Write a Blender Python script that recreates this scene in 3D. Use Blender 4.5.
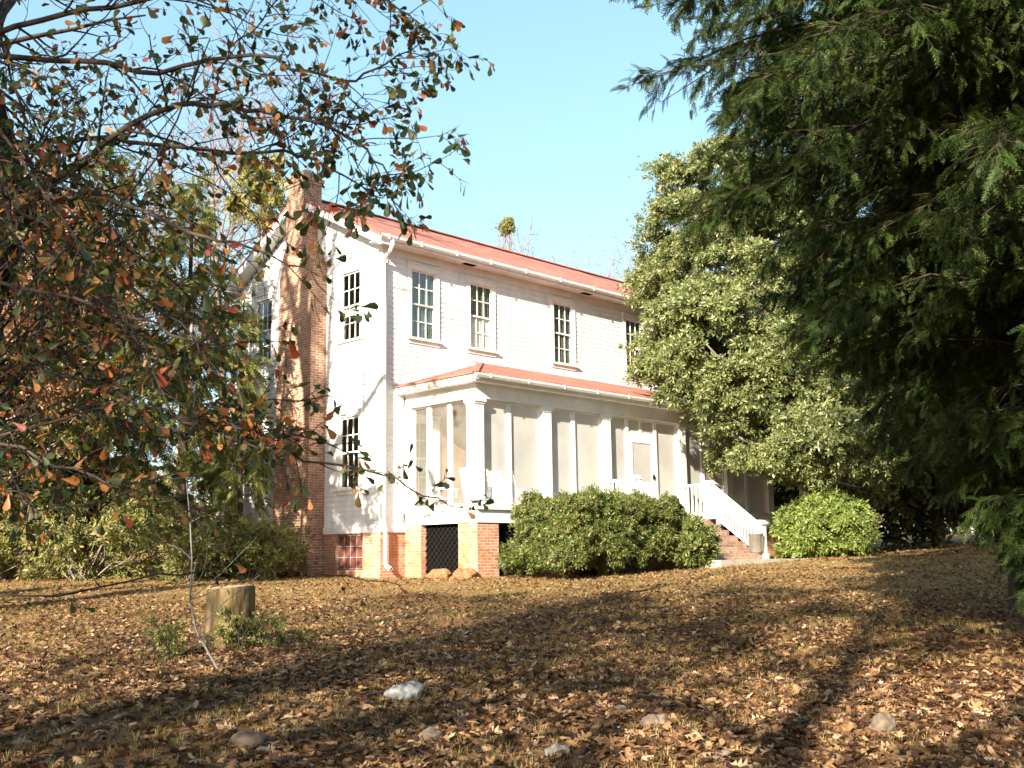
import bpy, math, random
import numpy as np
from mathutils import Matrix, Vector

C = bpy.context.scene.collection
for o in list(bpy.data.objects):
    bpy.data.objects.remove(o, do_unlink=True)
SC = bpy.context.scene
PI = math.pi

# ------------------------------------------------------------------ camera
PITCH, ROLL = math.radians(9.269), math.radians(-0.773)
fw = Vector((0, math.cos(PITCH), math.sin(PITCH)))
rt = Vector((1, 0, 0))
up = rt.cross(fw)
r2 = rt * math.cos(ROLL) + up * math.sin(ROLL)
u2 = -rt * math.sin(ROLL) + up * math.cos(ROLL)
cam_d = bpy.data.cameras.new('camera')
cam = bpy.data.objects.new('camera', cam_d)
C.objects.link(cam)
cam.matrix_world = Matrix(((r2.x, u2.x, -fw.x, 0), (r2.y, u2.y, -fw.y, 0), (r2.z, u2.z, -fw.z, 1.6), (0, 0, 0, 1)))
cam_d.sensor_width = 36
cam_d.lens = 36 * 1063.1 / 1024
cam_d.dof.use_dof = True; cam_d.dof.focus_distance = 24; cam_d.dof.aperture_fstop = 6.3
cam_d.clip_start = 0.05
cam_d.clip_end = 3000
SC.camera = cam

# ------------------------------------------------------------------ light
SUN_AZ, SUN_EL = math.radians(25), math.radians(23.5)   # light travels towards +x +y
world = bpy.data.worlds.new('World')
SC.world = world
world.use_nodes = True
nt = world.node_tree
nt.nodes.clear()
sky = nt.nodes.new('ShaderNodeTexSky')
sky.sky_type = 'NISHITA'
sky.sun_disc = False
sky.sun_elevation = SUN_EL
sky.sun_rotation = PI + SUN_AZ
sky.air_density = 1.0
sky.dust_density = 1.4
sky.ozone_density = 1.0
bg = nt.nodes.new('ShaderNodeBackground')
bg.inputs[1].default_value = 0.15
wo = nt.nodes.new('ShaderNodeOutputWorld')
gm = nt.nodes.new('ShaderNodeGamma'); gm.inputs[1].default_value = .6      # flatter, clearer sky than the raw model
hs = nt.nodes.new('ShaderNodeHueSaturation'); hs.inputs['Hue'].default_value = .480; hs.inputs['Saturation'].default_value = 1.35
nt.links.new(sky.outputs[0], gm.inputs[0]); nt.links.new(gm.outputs[0], hs.inputs['Color']); nt.links.new(hs.outputs[0], bg.inputs[0])
nt.links.new(bg.outputs[0], wo.inputs[0])
sun_d = bpy.data.lights.new('sun', 'SUN')
sun_d.energy = 5.0
sun_d.angle = math.radians(0.6)
sun_d.color = (1.0, 0.90, 0.74)
sun = bpy.data.objects.new('sun', sun_d)
C.objects.link(sun)
ldir = Vector((math.sin(SUN_AZ) * math.cos(SUN_EL), math.cos(SUN_AZ) * math.cos(SUN_EL), -math.sin(SUN_EL)))
sun.rotation_euler = ldir.to_track_quat('-Z', 'Y').to_euler()
sun.location = (-10, -20, 20)
SC.view_settings.view_transform = 'Standard'
SC.view_settings.look = 'None'
SC.view_settings.gamma = 1
SC.view_settings.exposure = 1.88
SC.render.engine = 'CYCLES'

# ------------------------------------------------------------------ helpers: noise, ground height
def _h(ix, iy, s):
    n = (ix.astype(np.int64) * 374761393 + iy.astype(np.int64) * 668265263 + s * 1442695041) & 0xffffffff
    n = ((n ^ (n >> 13)) * 1274126177) & 0xffffffff
    return ((n ^ (n >> 16)) & 0xffffff) / float(0xffffff)
def vnoise(x, y, s=0):
    x = np.asarray(x, float); y = np.asarray(y, float)
    ix = np.floor(x); iy = np.floor(y); fx = x - ix; fy = y - iy
    fx = fx * fx * (3 - 2 * fx); fy = fy * fy * (3 - 2 * fy)
    a = _h(ix, iy, s); b = _h(ix + 1, iy, s); c = _h(ix, iy + 1, s); d = _h(ix + 1, iy + 1, s)
    return (a + (b - a) * fx) * (1 - fy) + (c + (d - c) * fx) * fy
def ground(x, y):
    x = np.asarray(x, float); y = np.asarray(y, float)
    yy = np.where(y < 25, 0.047 * y, 1.175 + 0.026 * (y - 25))
    yy = np.where(y > 60, 2.085 + 0.004 * (y - 60), yy)
    xx = 0.02 * np.clip(x, 0, 25) * np.clip(y / 15, 0, 1)
    b = 0.10 * (vnoise(x / 2.7, y / 2.7, 1) - .5) + 0.05 * (vnoise(x / .9, y / .9, 2) - .5) + 0.30 * (vnoise(x / 14, y / 14, 3) - .5) * np.clip(y / 30, .3, 1)
    f = np.exp(-((x + 1.5) ** 2 / 4 + (y - 10.5) ** 2 / 6)) * .10
    return yy + xx + b + f
def G(x, y):
    return float(ground(x, y))

# ------------------------------------------------------------------ helpers: objects
def tag(o, label=None, cat=None, group=None, kind=None):
    if label: o['label'] = label
    if cat: o['category'] = cat
    if group: o['group'] = group
    if kind: o['kind'] = kind
    return o
def empty(name, loc, rz=0, label=None, cat=None, group=None):
    o = bpy.data.objects.new(name, None)
    o.empty_display_size = .2
    C.objects.link(o)
    o.location = loc; o.rotation_euler = (0, 0, rz)
    return tag(o, label, cat, group)
def np_mesh(name, V, Fs, m, parent=None, smooth=False, uv=None):
    """Fs: list of (n,k) index arrays"""
    me = bpy.data.meshes.new(name)
    V = np.asarray(V, np.float32)
    Fs = [np.asarray(f, np.int32) for f in Fs if len(f)]
    me.vertices.add(len(V)); me.vertices.foreach_set('co', V.ravel())
    nl = sum(f.size for f in Fs); npoly = sum(len(f) for f in Fs)
    me.loops.add(nl); me.loops.foreach_set('vertex_index', np.concatenate([f.ravel() for f in Fs]))
    tot = np.concatenate([np.full(len(f), f.shape[1], np.int32) for f in Fs])
    st = np.concatenate([[0], np.cumsum(tot)[:-1]]).astype(np.int32)
    me.polygons.add(npoly); me.polygons.foreach_set('loop_start', st); me.polygons.foreach_set('loop_total', tot)
    if smooth: me.polygons.foreach_set('use_smooth', np.ones(npoly, bool))
    me.update(calc_edges=True)
    me.validate()
    if m: me.materials.append(m)
    o = bpy.data.objects.new(name, me)
    C.objects.link(o)
    if parent: o.parent = parent
    return o
class MB:
    def __init__(s): s.v = []; s.f = []
    def quad(s, *p):
        n = len(s.v); s.v += [tuple(q) for q in p]; s.f.append(tuple(range(n, n + len(p)))); return s
    def box(s, x0, x1, y0, y1, z0, z1):
        n = len(s.v)
        s.v += [(x0,y0,z0),(x1,y0,z0),(x1,y1,z0),(x0,y1,z0),(x0,y0,z1),(x1,y0,z1),(x1,y1,z1),(x0,y1,z1)]
        s.f += [tuple(n+i for i in q) for q in ((0,3,2,1),(4,5,6,7),(0,1,5,4),(1,2,6,5),(2,3,7,6),(3,0,4,7))]
        return s
    def hexa(s, bot, top):
        n = len(s.v); k = len(bot); s.v += [tuple(p) for p in bot] + [tuple(p) for p in top]
        s.f.append(tuple(n+i for i in range(k-1,-1,-1))); s.f.append(tuple(n+k+i for i in range(k)))
        for i in range(k):
            j = (i+1) % k; s.f.append((n+i, n+j, n+k+j, n+k+i))
        return s
    def bar(s, a, b, w, h, upv=(0,0,1)):
        a = Vector(a); b = Vector(b); d = (b-a).normalized(); sd = d.cross(Vector(upv))
        if sd.length < 1e-4: sd = d.cross(Vector((1,0,0)))
        sd.normalize(); uu = sd.cross(d)
        c = [sd*w/2+uu*h/2, -sd*w/2+uu*h/2, -sd*w/2-uu*h/2, sd*w/2-uu*h/2]
        return s.hexa([a+q for q in c][::-1], [b+q for q in c][::-1])
    def tube(s, pts, rad, n=8):
        V, F = tube_arrays([(np.array(pts, float), np.array(rad if hasattr(rad, '__len__') else [rad]*len(pts), float), n)])
        k = len(s.v); s.v += [tuple(p) for p in V]
        for f in F: s.f += [tuple(int(i)+k for i in q) for q in f]
        return s
    def lathe(s, prof, n=20, c=(0,0)):
        k = len(s.v)
        for r, z in prof:
            for i in range(n):
                a = 2*PI*i/n; s.v.append((c[0]+r*math.cos(a), c[1]+r*math.sin(a), z))
        for j in range(len(prof)-1):
            for i in range(n):
                s.f.append((k+j*n+i, k+j*n+(i+1)%n, k+(j+1)*n+(i+1)%n, k+(j+1)*n+i))
        return s
    def build(s, name, m, parent=None, label=None, smooth=False, uv=True):
        me = bpy.data.meshes.new(name)
        me.from_pydata(s.v, [], s.f); me.update()
        if uv:
            ul = me.uv_layers.new(name='UVMap')
            for p in me.polygons:
                n = p.normal
                h = Vector((-n.y, n.x, 0))
                if h.length < .05: h = Vector((1, 0, 0)); w = Vector((0, 1, 0))
                else:
                    h.normalize(); w = n.cross(h)
                    if w.z < 0: w = -w
                for li in p.loop_indices:
                    co = me.vertices[me.loops[li].vertex_index].co
                    ul.data[li].uv = (co.dot(h), co.dot(w))
        if smooth:
            for p in me.polygons: p.use_smooth = True
        me.materials.append(m)
        o = bpy.data.objects.new(name, me); C.objects.link(o)
        if parent: o.parent = parent
        if label: o['label'] = label
        return o
def tube_arrays(polys):
    Vs = []; Fs = []; off = 0
    for P, R, n in polys:
        P = np.asarray(P, float); m = len(P)
        T = np.gradient(P, axis=0); T /= np.linalg.norm(T, axis=1)[:, None] + 1e-9
        ref = np.where(np.abs(T[:, 2:3]) > .9, np.array([[1., 0, 0]]), np.array([[0, 0, 1.]]))
        if np.abs(T[0, 2]) > .9: ref[:] = (1, 0, 0)
        elif np.abs(T[:, 2]).max() < .97: ref[:] = (0, 0, 1)
        A = np.cross(T, ref); A /= np.linalg.norm(A, axis=1)[:, None] + 1e-9
        B = np.cross(T, A)
        a = np.arange(n) * 2 * PI / n
        V = P[:, None] + R[:, None, None] * (np.cos(a)[None, :, None] * A[:, None] + np.sin(a)[None, :, None] * B[:, None])
        Vs.append(V.reshape(-1, 3))
        i = np.arange(n); j = (i + 1) % n
        for k in range(m - 1):
            Fs.append(np.stack([off + k*n + i, off + k*n + j, off + (k+1)*n + j, off + (k+1)*n + i], -1))
        off += m * n
    if not Vs: return np.zeros((0, 3)), [np.zeros((0, 4), int)]
    return np.concatenate(Vs), [np.concatenate(Fs)]
def scatter(proto, pos, rot, sc):
    """proto: (V, [F arrays]); pos (m,3); rot (m,3,3) columns = x,y,z axes; sc (m,)"""
    V, Fs = proto; m = len(pos); n = len(V)
    W = np.einsum('mij,nj->mni', rot, V) * np.asarray(sc)[:, None, None] + pos[:, None]
    return W.reshape(-1, 3), [(f[None] + (np.arange(m) * n)[:, None, None]).reshape(-1, f.shape[1]) for f in Fs]
def merge(parts):
    Vs = []; D = {}; off = 0
    for V, Fs in parts:
        if not len(V): continue
        Vs.append(V)
        for f in Fs:
            if len(f): D.setdefault(f.shape[1], []).append(f + off)
        off += len(V)
    return np.concatenate(Vs), [np.concatenate(x) for x in D.values()]
def frames(d, rng, spin=None):
    """x axis along d, random spin about it"""
    d = d / (np.linalg.norm(d, axis=1)[:, None] + 1e-9)
    q = rng.normal(size=d.shape)
    y = np.cross(d, q); y /= np.linalg.norm(y, axis=1)[:, None] + 1e-9
    z = np.cross(d, y)
    return np.stack([d, y, z], -1)
def frames_up(d, rng, jit=.4):
    """x along d, z roughly up"""
    d = d / (np.linalg.norm(d, axis=1)[:, None] + 1e-9)
    upv = np.array([0, 0, 1.]) + rng.normal(0, jit, d.shape)
    y = np.cross(upv, d); y /= np.linalg.norm(y, axis=1)[:, None] + 1e-9
    z = np.cross(d, y)
    return np.stack([d, y, z], -1)

# ------------------------------------------------------------------ materials
def new_mat(name):
    m = bpy.data.materials.new(name); m.use_nodes = True
    t = m.node_tree; t.nodes.clear()
    return m, t
def N(t, typ, **kw):
    n = t.nodes.new(typ)
    for k, v in kw.items(): setattr(n, k, v)
    return n
def ramp(t, stops, src, interp='LINEAR'):
    r = N(t, 'ShaderNodeValToRGB'); r.color_ramp.interpolation = interp
    e = r.color_ramp.elements
    while len(e) > 1: e.remove(e[-1])
    e[0].position = stops[0][0]; e[0].color = (*stops[0][1], 1)
    for p, c in stops[1:]:
        x = e.new(p); x.color = (*c, 1)
    t.links.new(src, r.inputs[0]); return r.outputs[0]
def noise(t, scale, detail=4, coord='Object', rough=.55):
    c = N(t, 'ShaderNodeTexCoord'); n = N(t, 'ShaderNodeTexNoise')
    n.inputs['Scale'].default_value = scale; n.inputs['Detail'].default_value = detail; n.inputs['Roughness'].default_value = rough
    t.links.new(c.outputs[coord], n.inputs['Vector']); return n.outputs['Fac']
def mixc(t, fac, a, b, mode='MIX'):
    x = N(t, 'ShaderNodeMix', data_type='RGBA', blend_type=mode)
    for s, v in ((x.inputs[0], fac), (x.inputs[6], a), (x.inputs[7], b)):
        if isinstance(v, (int, float)): s.default_value = v
        elif isinstance(v, tuple): s.default_value = (*v, 1)
        else: t.links.new(v, s)
    return x.outputs[2]
def finish(t, col, rough=.7, bump=None, bstr=.3, bdist=.02, metal=0, spec=.3):
    p = N(t, 'ShaderNodeBsdfPrincipled')
    if isinstance(col, tuple): p.inputs['Base Color'].default_value = (*col, 1)
    else: t.links.new(col, p.inputs['Base Color'])
    p.inputs['Roughness'].default_value = rough; p.inputs['Metallic'].default_value = metal
    p.inputs['Specular IOR Level'].default_value = spec
    if bump is not None:
        b = N(t, 'ShaderNodeBump'); b.inputs['Strength'].default_value = bstr; b.inputs['Distance'].default_value = bdist
        t.links.new(bump, b.inputs['Height']); t.links.new(b.outputs[0], p.inputs['Normal'])
    o = N(t, 'ShaderNodeOutputMaterial'); t.links.new(p.outputs[0], o.inputs[0]); return p
def simple(name, c1, c2, scale=3, rough=.7, bstr=.2, spec=.3, lo=.35, hi=.65):
    m, t = new_mat(name); n = noise(t, scale)
    finish(t, ramp(t, [(lo, c1), (hi, c2)], n), rough, n, bstr, spec=spec); return m
def brick_mat(name, c1, c2, mortar, stain, bw=.21, bh=.068):
    m, t = new_mat(name)
    uv = N(t, 'ShaderNodeUVMap'); b = N(t, 'ShaderNodeTexBrick')
    t.links.new(uv.outputs[0], b.inputs['Vector'])
    b.inputs['Scale'].default_value = 1; b.inputs['Brick Width'].default_value = bw; b.inputs['Row Height'].default_value = bh
    b.inputs['Mortar Size'].default_value = .010; b.inputs['Mortar Smooth'].default_value = .3; b.inputs['Bias'].default_value = 0
    b.inputs['Color1'].default_value = (*c1, 1); b.inputs['Color2'].default_value = (*c2, 1); b.inputs['Mortar'].default_value = (*mortar, 1)
    f = noise(t, 1.3, 5); f2 = noise(t, 9, 3)
    col = mixc(t, ramp(t, [(.42, (0,0,0)), (.7, (.8,.8,.8))], f), b.outputs['Color'], stain)
    col = mixc(t, .5, col, ramp(t, [(.3, (.45,.45,.45)), (.7, (1.3,1.3,1.3))], f2), 'MULTIPLY')
    inv = N(t, 'ShaderNodeMath', operation='SUBTRACT'); inv.inputs[0].default_value = 1; t.links.new(b.outputs['Fac'], inv.inputs[1])
    finish(t, col, .9, inv.outputs[0], .6, .012, spec=.15); return m
def leaf_mat(name, stops, trans=.3, rough=.5, spec=.35, clump=None):
    """colour per leaf (random per island)"""
    m, t = new_mat(name)
    g = N(t, 'ShaderNodeNewGeometry')
    col = ramp(t, stops, g.outputs['Random Per Island'])
    if clump:
        n = noise(t, clump[0], 3)
        col = mixc(t, clump[1], col, ramp(t, [(.3, clump[2]), (.7, clump[3])], n), 'MULTIPLY')
    p = N(t, 'ShaderNodeBsdfPrincipled'); t.links.new(col, p.inputs['Base Color'])
    p.inputs['Roughness'].default_value = rough; p.inputs['Specular IOR Level'].default_value = spec
    tr = N(t, 'ShaderNodeBsdfTranslucent'); t.links.new(mixc(t, 1.0, col, (1.3, 1.25, .7), 'MULTIPLY'), tr.inputs['Color'])
    mx = N(t, 'ShaderNodeMixShader'); mx.inputs[0].default_value = trans
    t.links.new(p.outputs[0], mx.inputs[1]); t.links.new(tr.outputs[0], mx.inputs[2])
    o = N(t, 'ShaderNodeOutputMaterial'); t.links.new(mx.outputs[0], o.inputs[0]); return m
def bark_mat(name, c1, c2, scale=8):
    m, t = new_mat(name)
    c = N(t, 'ShaderNodeTexCoord'); mp = N(t, 'ShaderNodeMapping'); mp.inputs['Scale'].default_value = (1, 1, .25)
    n = N(t, 'ShaderNodeTexNoise'); n.inputs['Scale'].default_value = scale; n.inputs['Detail'].default_value = 6
    t.links.new(c.outputs['Object'], mp.inputs[0]); t.links.new(mp.outputs[0], n.inputs['Vector'])
    finish(t, ramp(t, [(.35, c1), (.65, c2)], n.outputs['Fac']), .9, n.outputs['Fac'], .7, .03, spec=.1); return m
def screen_mat(name, alpha, col):
    m, t = new_mat(name)
    d = N(t, 'ShaderNodeBsdfDiffuse'); d.inputs[0].default_value = (*col, 1)
    n = noise(t, 1.2, 3)
    tr = N(t, 'ShaderNodeBsdfTransparent'); mx = N(t, 'ShaderNodeMixShader')
    r = ramp(t, [(.3, (alpha - .05,)*3), (.7, (alpha + .05,)*3)], n)
    t.links.new(r, mx.inputs[0]); t.links.new(tr.outputs[0], mx.inputs[1]); t.links.new(d.outputs[0], mx.inputs[2])
    o = N(t, 'ShaderNodeOutputMaterial'); t.links.new(mx.outputs[0], o.inputs[0]); return m
def glass_mat(name):
    m, t = new_mat(name)
    g = N(t, 'ShaderNodeBsdfGlossy'); g.inputs['Roughness'].default_value = .03; g.inputs['Color'].default_value = (.9, .95, .93, 1)
    tr = N(t, 'ShaderNodeBsdfTransparent'); tr.inputs[0].default_value = (.92, .95, .93, 1)
    ge = N(t, 'ShaderNodeNewGeometry'); dt = N(t, 'ShaderNodeVectorMath', operation='DOT_PRODUCT')
    t.links.new(ge.outputs['Incoming'], dt.inputs[0]); t.links.new(ge.outputs['Normal'], dt.inputs[1])
    ab = N(t, 'ShaderNodeMath', operation='ABSOLUTE'); t.links.new(dt.outputs['Value'], ab.inputs[0])
    lw = ramp(t, [(0, (.95,)*3), (.15, (.55,)*3), (.35, (.26,)*3), (.6, (.13,)*3), (1, (.08,)*3)], ab.outputs[0])
    mx = N(t, 'ShaderNodeMixShader'); t.links.new(lw, mx.inputs[0])
    t.links.new(tr.outputs[0], mx.inputs[1]); t.links.new(g.outputs[0], mx.inputs[2])
    b = N(t, 'ShaderNodeBump'); b.inputs['Strength'].default_value = .08; b.inputs['Distance'].default_value = .05
    t.links.new(noise(t, 1.5, 1), b.inputs['Height']); t.links.new(b.outputs[0], g.inputs['Normal'])
    o = N(t, 'ShaderNodeOutputMaterial'); t.links.new(mx.outputs[0], o.inputs[0]); return m

M = {}
M['white'] = simple('white_paint', (.62, .61, .58), (.74, .73, .71), 2.5, .55, .05)
m, t = new_mat('white_siding')
tc = N(t, 'ShaderNodeTexCoord'); mp = N(t, 'ShaderNodeMapping'); mp.inputs['Scale'].default_value = (2.2, 2.2, .35)
nn = N(t, 'ShaderNodeTexNoise'); nn.inputs['Scale'].default_value = 1.5; nn.inputs['Detail'].default_value = 6
t.links.new(tc.outputs['Object'], mp.inputs[0]); t.links.new(mp.outputs[0], nn.inputs['Vector'])
base_ = ramp(t, [(.35, (.63, .64, .645)), (.65, (.78, .785, .785))], noise(t, 1.2))
col = mixc(t, ramp(t, [(.52, (0,0,0)), (.75, (.55,.55,.55))], nn.outputs['Fac']), base_, (.46, .44, .40))
finish(t, mixc(t, ramp(t, [(.62, (0,0,0)), (.70, (.6,.6,.6))], noise(t, 11, 3)), col, (.50, .47, .42)), .65, nn.outputs['Fac'], .08)
M['siding'] = m
M['soffit'] = simple('soffit_paint', (.56, .54, .50), (.68, .66, .62), 1.5, .6, .05)
M['trim'] = simple('trim_paint', (.66, .65, .62), (.75, .74, .72), 3, .5, .03)
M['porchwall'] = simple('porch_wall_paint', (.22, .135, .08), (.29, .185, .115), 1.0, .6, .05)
M['porchceil'] = simple('porch_ceiling_paint', (.40, .30, .21), (.48, .37, .27), 1.0, .6, .05)
M['floor'] = simple('porch_floor_paint', (.30, .30, .30), (.40, .40, .39), 2, .5, .05)
M['brick'] = brick_mat('old_brick', (.31, .145, .09), (.46, .265, .17), (.58, .46, .35), (.22, .12, .085))
M['brick_found'] = brick_mat('foundation_brick', (.42, .17, .10), (.55, .30, .19), (.52, .40, .30), (.40, .16, .07))
M['brick_step'] = brick_mat('step_brick', (.34, .20, .14), (.44, .29, .20), (.40, .33, .26), (.20, .13, .10), .22, .083)
M['glass'] = glass_mat('window_glass')
M['screen'] = screen_mat('front_screen', .50, (.78, .77, .73))
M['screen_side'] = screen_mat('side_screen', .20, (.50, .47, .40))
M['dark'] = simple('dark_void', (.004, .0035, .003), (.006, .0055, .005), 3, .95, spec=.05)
M['latt'] = simple('shaded_lattice', (.003, .0027, .0025), (.005, .0045, .004), 5, .95)  # slat colour taken down to the shade under the porch
M['curtain'] = simple('white_curtain', (.62, .60, .54), (.75, .73, .68), 6, .9)
M['shade'] = simple('pane_reflection_tone', (.085, .10, .082), (.13, .15, .125), 2, .9)  # grey green of trees mirrored in the panes, painted on sheets behind them
M['clay'] = simple('red_clay', (.15, .065, .032), (.31, .165, .085), 9, .98, 1.0, .1)
M['redpaint'] = simple('red_brown_paint', (.10, .03, .024), (.16, .05, .038), 5, .7)
M['grid'] = simple('grille_metal', (.20, .15, .125), (.28, .22, .18), 5, .6)
M['rock'] = simple('pale_quartz', (.12, .12, .115), (.33, .33, .325), 14, .85, 1.0, .2)
M['rock2'] = simple('tan_fieldstone', (.10, .075, .055), (.19, .145, .105), 12, .95, 1.0, .15)
M['rock3'] = simple('grey_stone', (.14, .13, .12), (.27, .26, .24), 12, .9, 1.0, .1)
M['bark'] = bark_mat('oak_bark', (.022, .018, .015), (.07, .056, .045), 9)
M['bark_grey'] = bark_mat('grey_bark', (.16, .135, .115), (.32, .28, .24), 6)
M['twig'] = bark_mat('grey_twig', (.09, .085, .08), (.19, .18, .17), 9)
M['bark_far'] = bark_mat('far_bark', (.15, .105, .09), (.26, .19, .165), 6)
M['bark_red'] = bark_mat('cedar_bark', (.03, .022, .017), (.075, .054, .04), 9)
M['stump'] = bark_mat('stump_wood', (.06, .042, .022), (.22, .155, .075), 13)
M['plastic'] = simple('brown_plastic', (.13, .115, .095), (.17, .15, .125), 4, .5)
# roof
m, t = new_mat('red_roofing')
uv = N(t, 'ShaderNodeUVMap'); b = N(t, 'ShaderNodeTexBrick'); t.links.new(uv.outputs[0], b.inputs['Vector'])
b.inputs['Scale'].default_value = 1; b.inputs['Brick Width'].default_value = .32; b.inputs['Row Height'].default_value = .15
b.inputs['Mortar Size'].default_value = .006
b.inputs['Color1'].default_value = (.34, .125, .088, 1); b.inputs['Color2'].default_value = (.45, .185, .135, 1); b.inputs['Mortar'].default_value = (.2, .07, .05, 1)
n1 = noise(t, .8, 5)
finish(t, mixc(t, .6, b.outputs['Color'], ramp(t, [(.32, (.55,.53,.53)), (.68, (1.2,1.2,1.2))], n1), 'MULTIPLY'), .75, b.outputs['Fac'], -.5, .01, spec=.2)
M['roof'] = m
# ground
m, t = new_mat('leafy_earth')
n1 = noise(t, .35, 5); n2 = noise(t, 14, 6, rough=.7); n3 = noise(t, 60, 4, rough=.7); n4 = noise(t, .9, 4)
vor = N(t, 'ShaderNodeTexVoronoi'); vor.inputs['Scale'].default_value = 13; vor.inputs['Randomness'].default_value = 1
tc = N(t, 'ShaderNodeTexCoord'); t.links.new(tc.outputs['Object'], vor.inputs['Vector'])
litter = ramp(t, [(.0, (.07, .038, .02)), (.35, (.15, .083, .04)), (.6, (.24, .138, .066)), (1, (.36, .225, .115))], vor.outputs['Color'])
litter = mixc(t, ramp(t, [(.35, (0,0,0)), (.65, (1,1,1))], n2), litter, (.035, .020, .012))
straw = ramp(t, [(.3, (.20, .115, .045)), (.7, (.42, .27, .115))], n3)
cl = ramp(t, [(.45, (.20, .09, .045)), (.6, (.30, .15, .075))], n3)
gr = ramp(t, [(.4, (.05, .075, .018)), (.65, (.14, .16, .05))], n3)
sep = N(t, 'ShaderNodeSeparateXYZ'); t.links.new(tc.outputs['Object'], sep.inputs[0])
mr = N(t, 'ShaderNodeMapRange'); mr.inputs[1].default_value = 14; mr.inputs[2].default_value = 24
t.links.new(sep.outputs[1], mr.inputs[0])
col = mixc(t, ramp(t, [(.52, (0,0,0)), (.72, (.7,.7,.7))], n4), litter, straw)
mm = N(t, 'ShaderNodeMath', operation='MULTIPLY'); mm.inputs[1].default_value = .75; t.links.new(mr.outputs[0], mm.inputs[0])
col = mixc(t, mm.outputs[0], col, straw)
col = mixc(t, ramp(t, [(.56, (0,0,0)), (.68, (.7,.7,.7))], n1), col, cl)
col = mixc(t, ramp(t, [(.62, (0,0,0)), (.70, (.35,.35,.35))], noise(t, .6, 5)), col, gr)
finish(t, col, .95, n2, .8, .06, spec=.1)
M['ground'] = m

M['oakleaf'] = leaf_mat('oak_leaf', [(0, (.018, .032, .010)), (.30, (.035, .055, .015)), (.55, (.075, .090, .022)), (.68, (.13, .095, .028)), (.77, (.26, .11, .035)), (.87, (.42, .17, .045)), (.93, (.30, .055, .03)), (.97, (.10, .028, .020)), (1, (.40, .21, .06))], .35, .45, .35, None)
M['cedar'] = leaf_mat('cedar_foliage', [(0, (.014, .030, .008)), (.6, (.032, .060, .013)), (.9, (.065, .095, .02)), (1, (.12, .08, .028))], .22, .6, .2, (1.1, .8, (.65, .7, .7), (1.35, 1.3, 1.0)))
M['cedar_lit'] = leaf_mat('sunlit_cedar_foliage', [(0, (.085, .105, .026)), (.7, (.165, .185, .05)), (1, (.26, .22, .07))], .25, .6, .2)  # paler copy of the cedar foliage, sunlight put into its colour
M['holly'] = leaf_mat('holly_leaf', [(0, (.075, .10, .032)), (.5, (.145, .18, .06)), (.85, (.24, .26, .115)), (1, (.36, .33, .18))], .3, .4, .45, (.8, .6, (.8, .85, .8), (1.2, 1.15, 1.0)))
M['boxleaf'] = leaf_mat('hedge_leaf', [(0, (.05, .075, .018)), (.5, (.095, .13, .03)), (.86, (.17, .185, .055)), (1, (.28, .21, .09))], .28, .45, .4, (2.2, .6, (.75, .8, .8), (1.2, 1.15, 1.0)))
M['azalea'] = leaf_mat('azalea_leaf', [(0, (.10, .15, .03)), (.6, (.18, .235, .05)), (1, (.30, .32, .10))], .35, .45, .4)
M['shrubleaf'] = leaf_mat('rough_shrub_leaf', [(0, (.075, .095, .025)), (.45, (.16, .18, .048)), (.75, (.25, .24, .08)), (1, (.30, .20, .10))], .3, .5, .3, (1.5, .6, (.7, .75, .75), (1.25, 1.2, 1.0)))
M['tanleaf'] = leaf_mat('tan_leaf', [(0, (.22, .11, .06)), (.5, (.38, .20, .12)), (1, (.50, .30, .19))], .35, .7, .2)
M['yelleaf'] = leaf_mat('yellow_green_leaf', [(0, (.13, .14, .03)), (.6, (.24, .24, .06)), (1, (.36, .27, .10))], .35, .5, .3)
M['mistle'] = leaf_mat('mistletoe_leaf', [(0, (.14, .15, .05)), (1, (.26, .25, .10))], .3, .6, .2)
M['darkleaf'] = leaf_mat('shade_tree_leaf', [(0, (.022, .035, .012)), (.6, (.045, .065, .02)), (1, (.09, .09, .03))], .25, .5, .3)
M['litter'] = leaf_mat('dry_leaf', [(0, (.035, .018, .010)), (.3, (.085, .043, .021)), (.6, (.185, .095, .042)), (.85, (.31, .18, .085)), (1, (.44, .31, .19))], .2, .7, .25)
M['grass'] = leaf_mat('grass_blade', [(0, (.07, .095, .022)), (.22, (.13, .14, .04)), (.35, (.24, .16, .06)), (.75, (.36, .24, .095)), (1, (.46, .33, .15))], .3, .5, .3)

# ------------------------------------------------------------------ ground
def grow_axis(lo, hi, step, far, fac=1.22):
    a = list(np.arange(lo, hi + 1e-6, step)); s = step; x = hi
    while x < far: s *= fac; x += s; a.append(x)
    s = step; x = lo; b = []
    while x > -far: s *= fac; x -= s; b.append(x)
    return np.array(b[::-1] + a)
gx = grow_axis(-12, 12, .14, 700); gy = grow_axis(4, 31, .14, 700)
XX, YY = np.meshgrid(gx, gy)
ZZ = ground(XX, YY)
nx, ny = len(gx), len(gy)
I = np.arange(nx * ny).reshape(ny, nx)
go = np_mesh('ground', np.stack([XX.ravel(), YY.ravel(), ZZ.ravel()], -1), [np.stack([I[:-1, :-1], I[:-1, 1:], I[1:, 1:], I[1:, :-1]], -1).reshape(-1, 4)], M['ground'], smooth=True)
tag(go, 'leaf strewn sloping yard of dry grass and red earth', 'ground', kind='structure')

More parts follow.
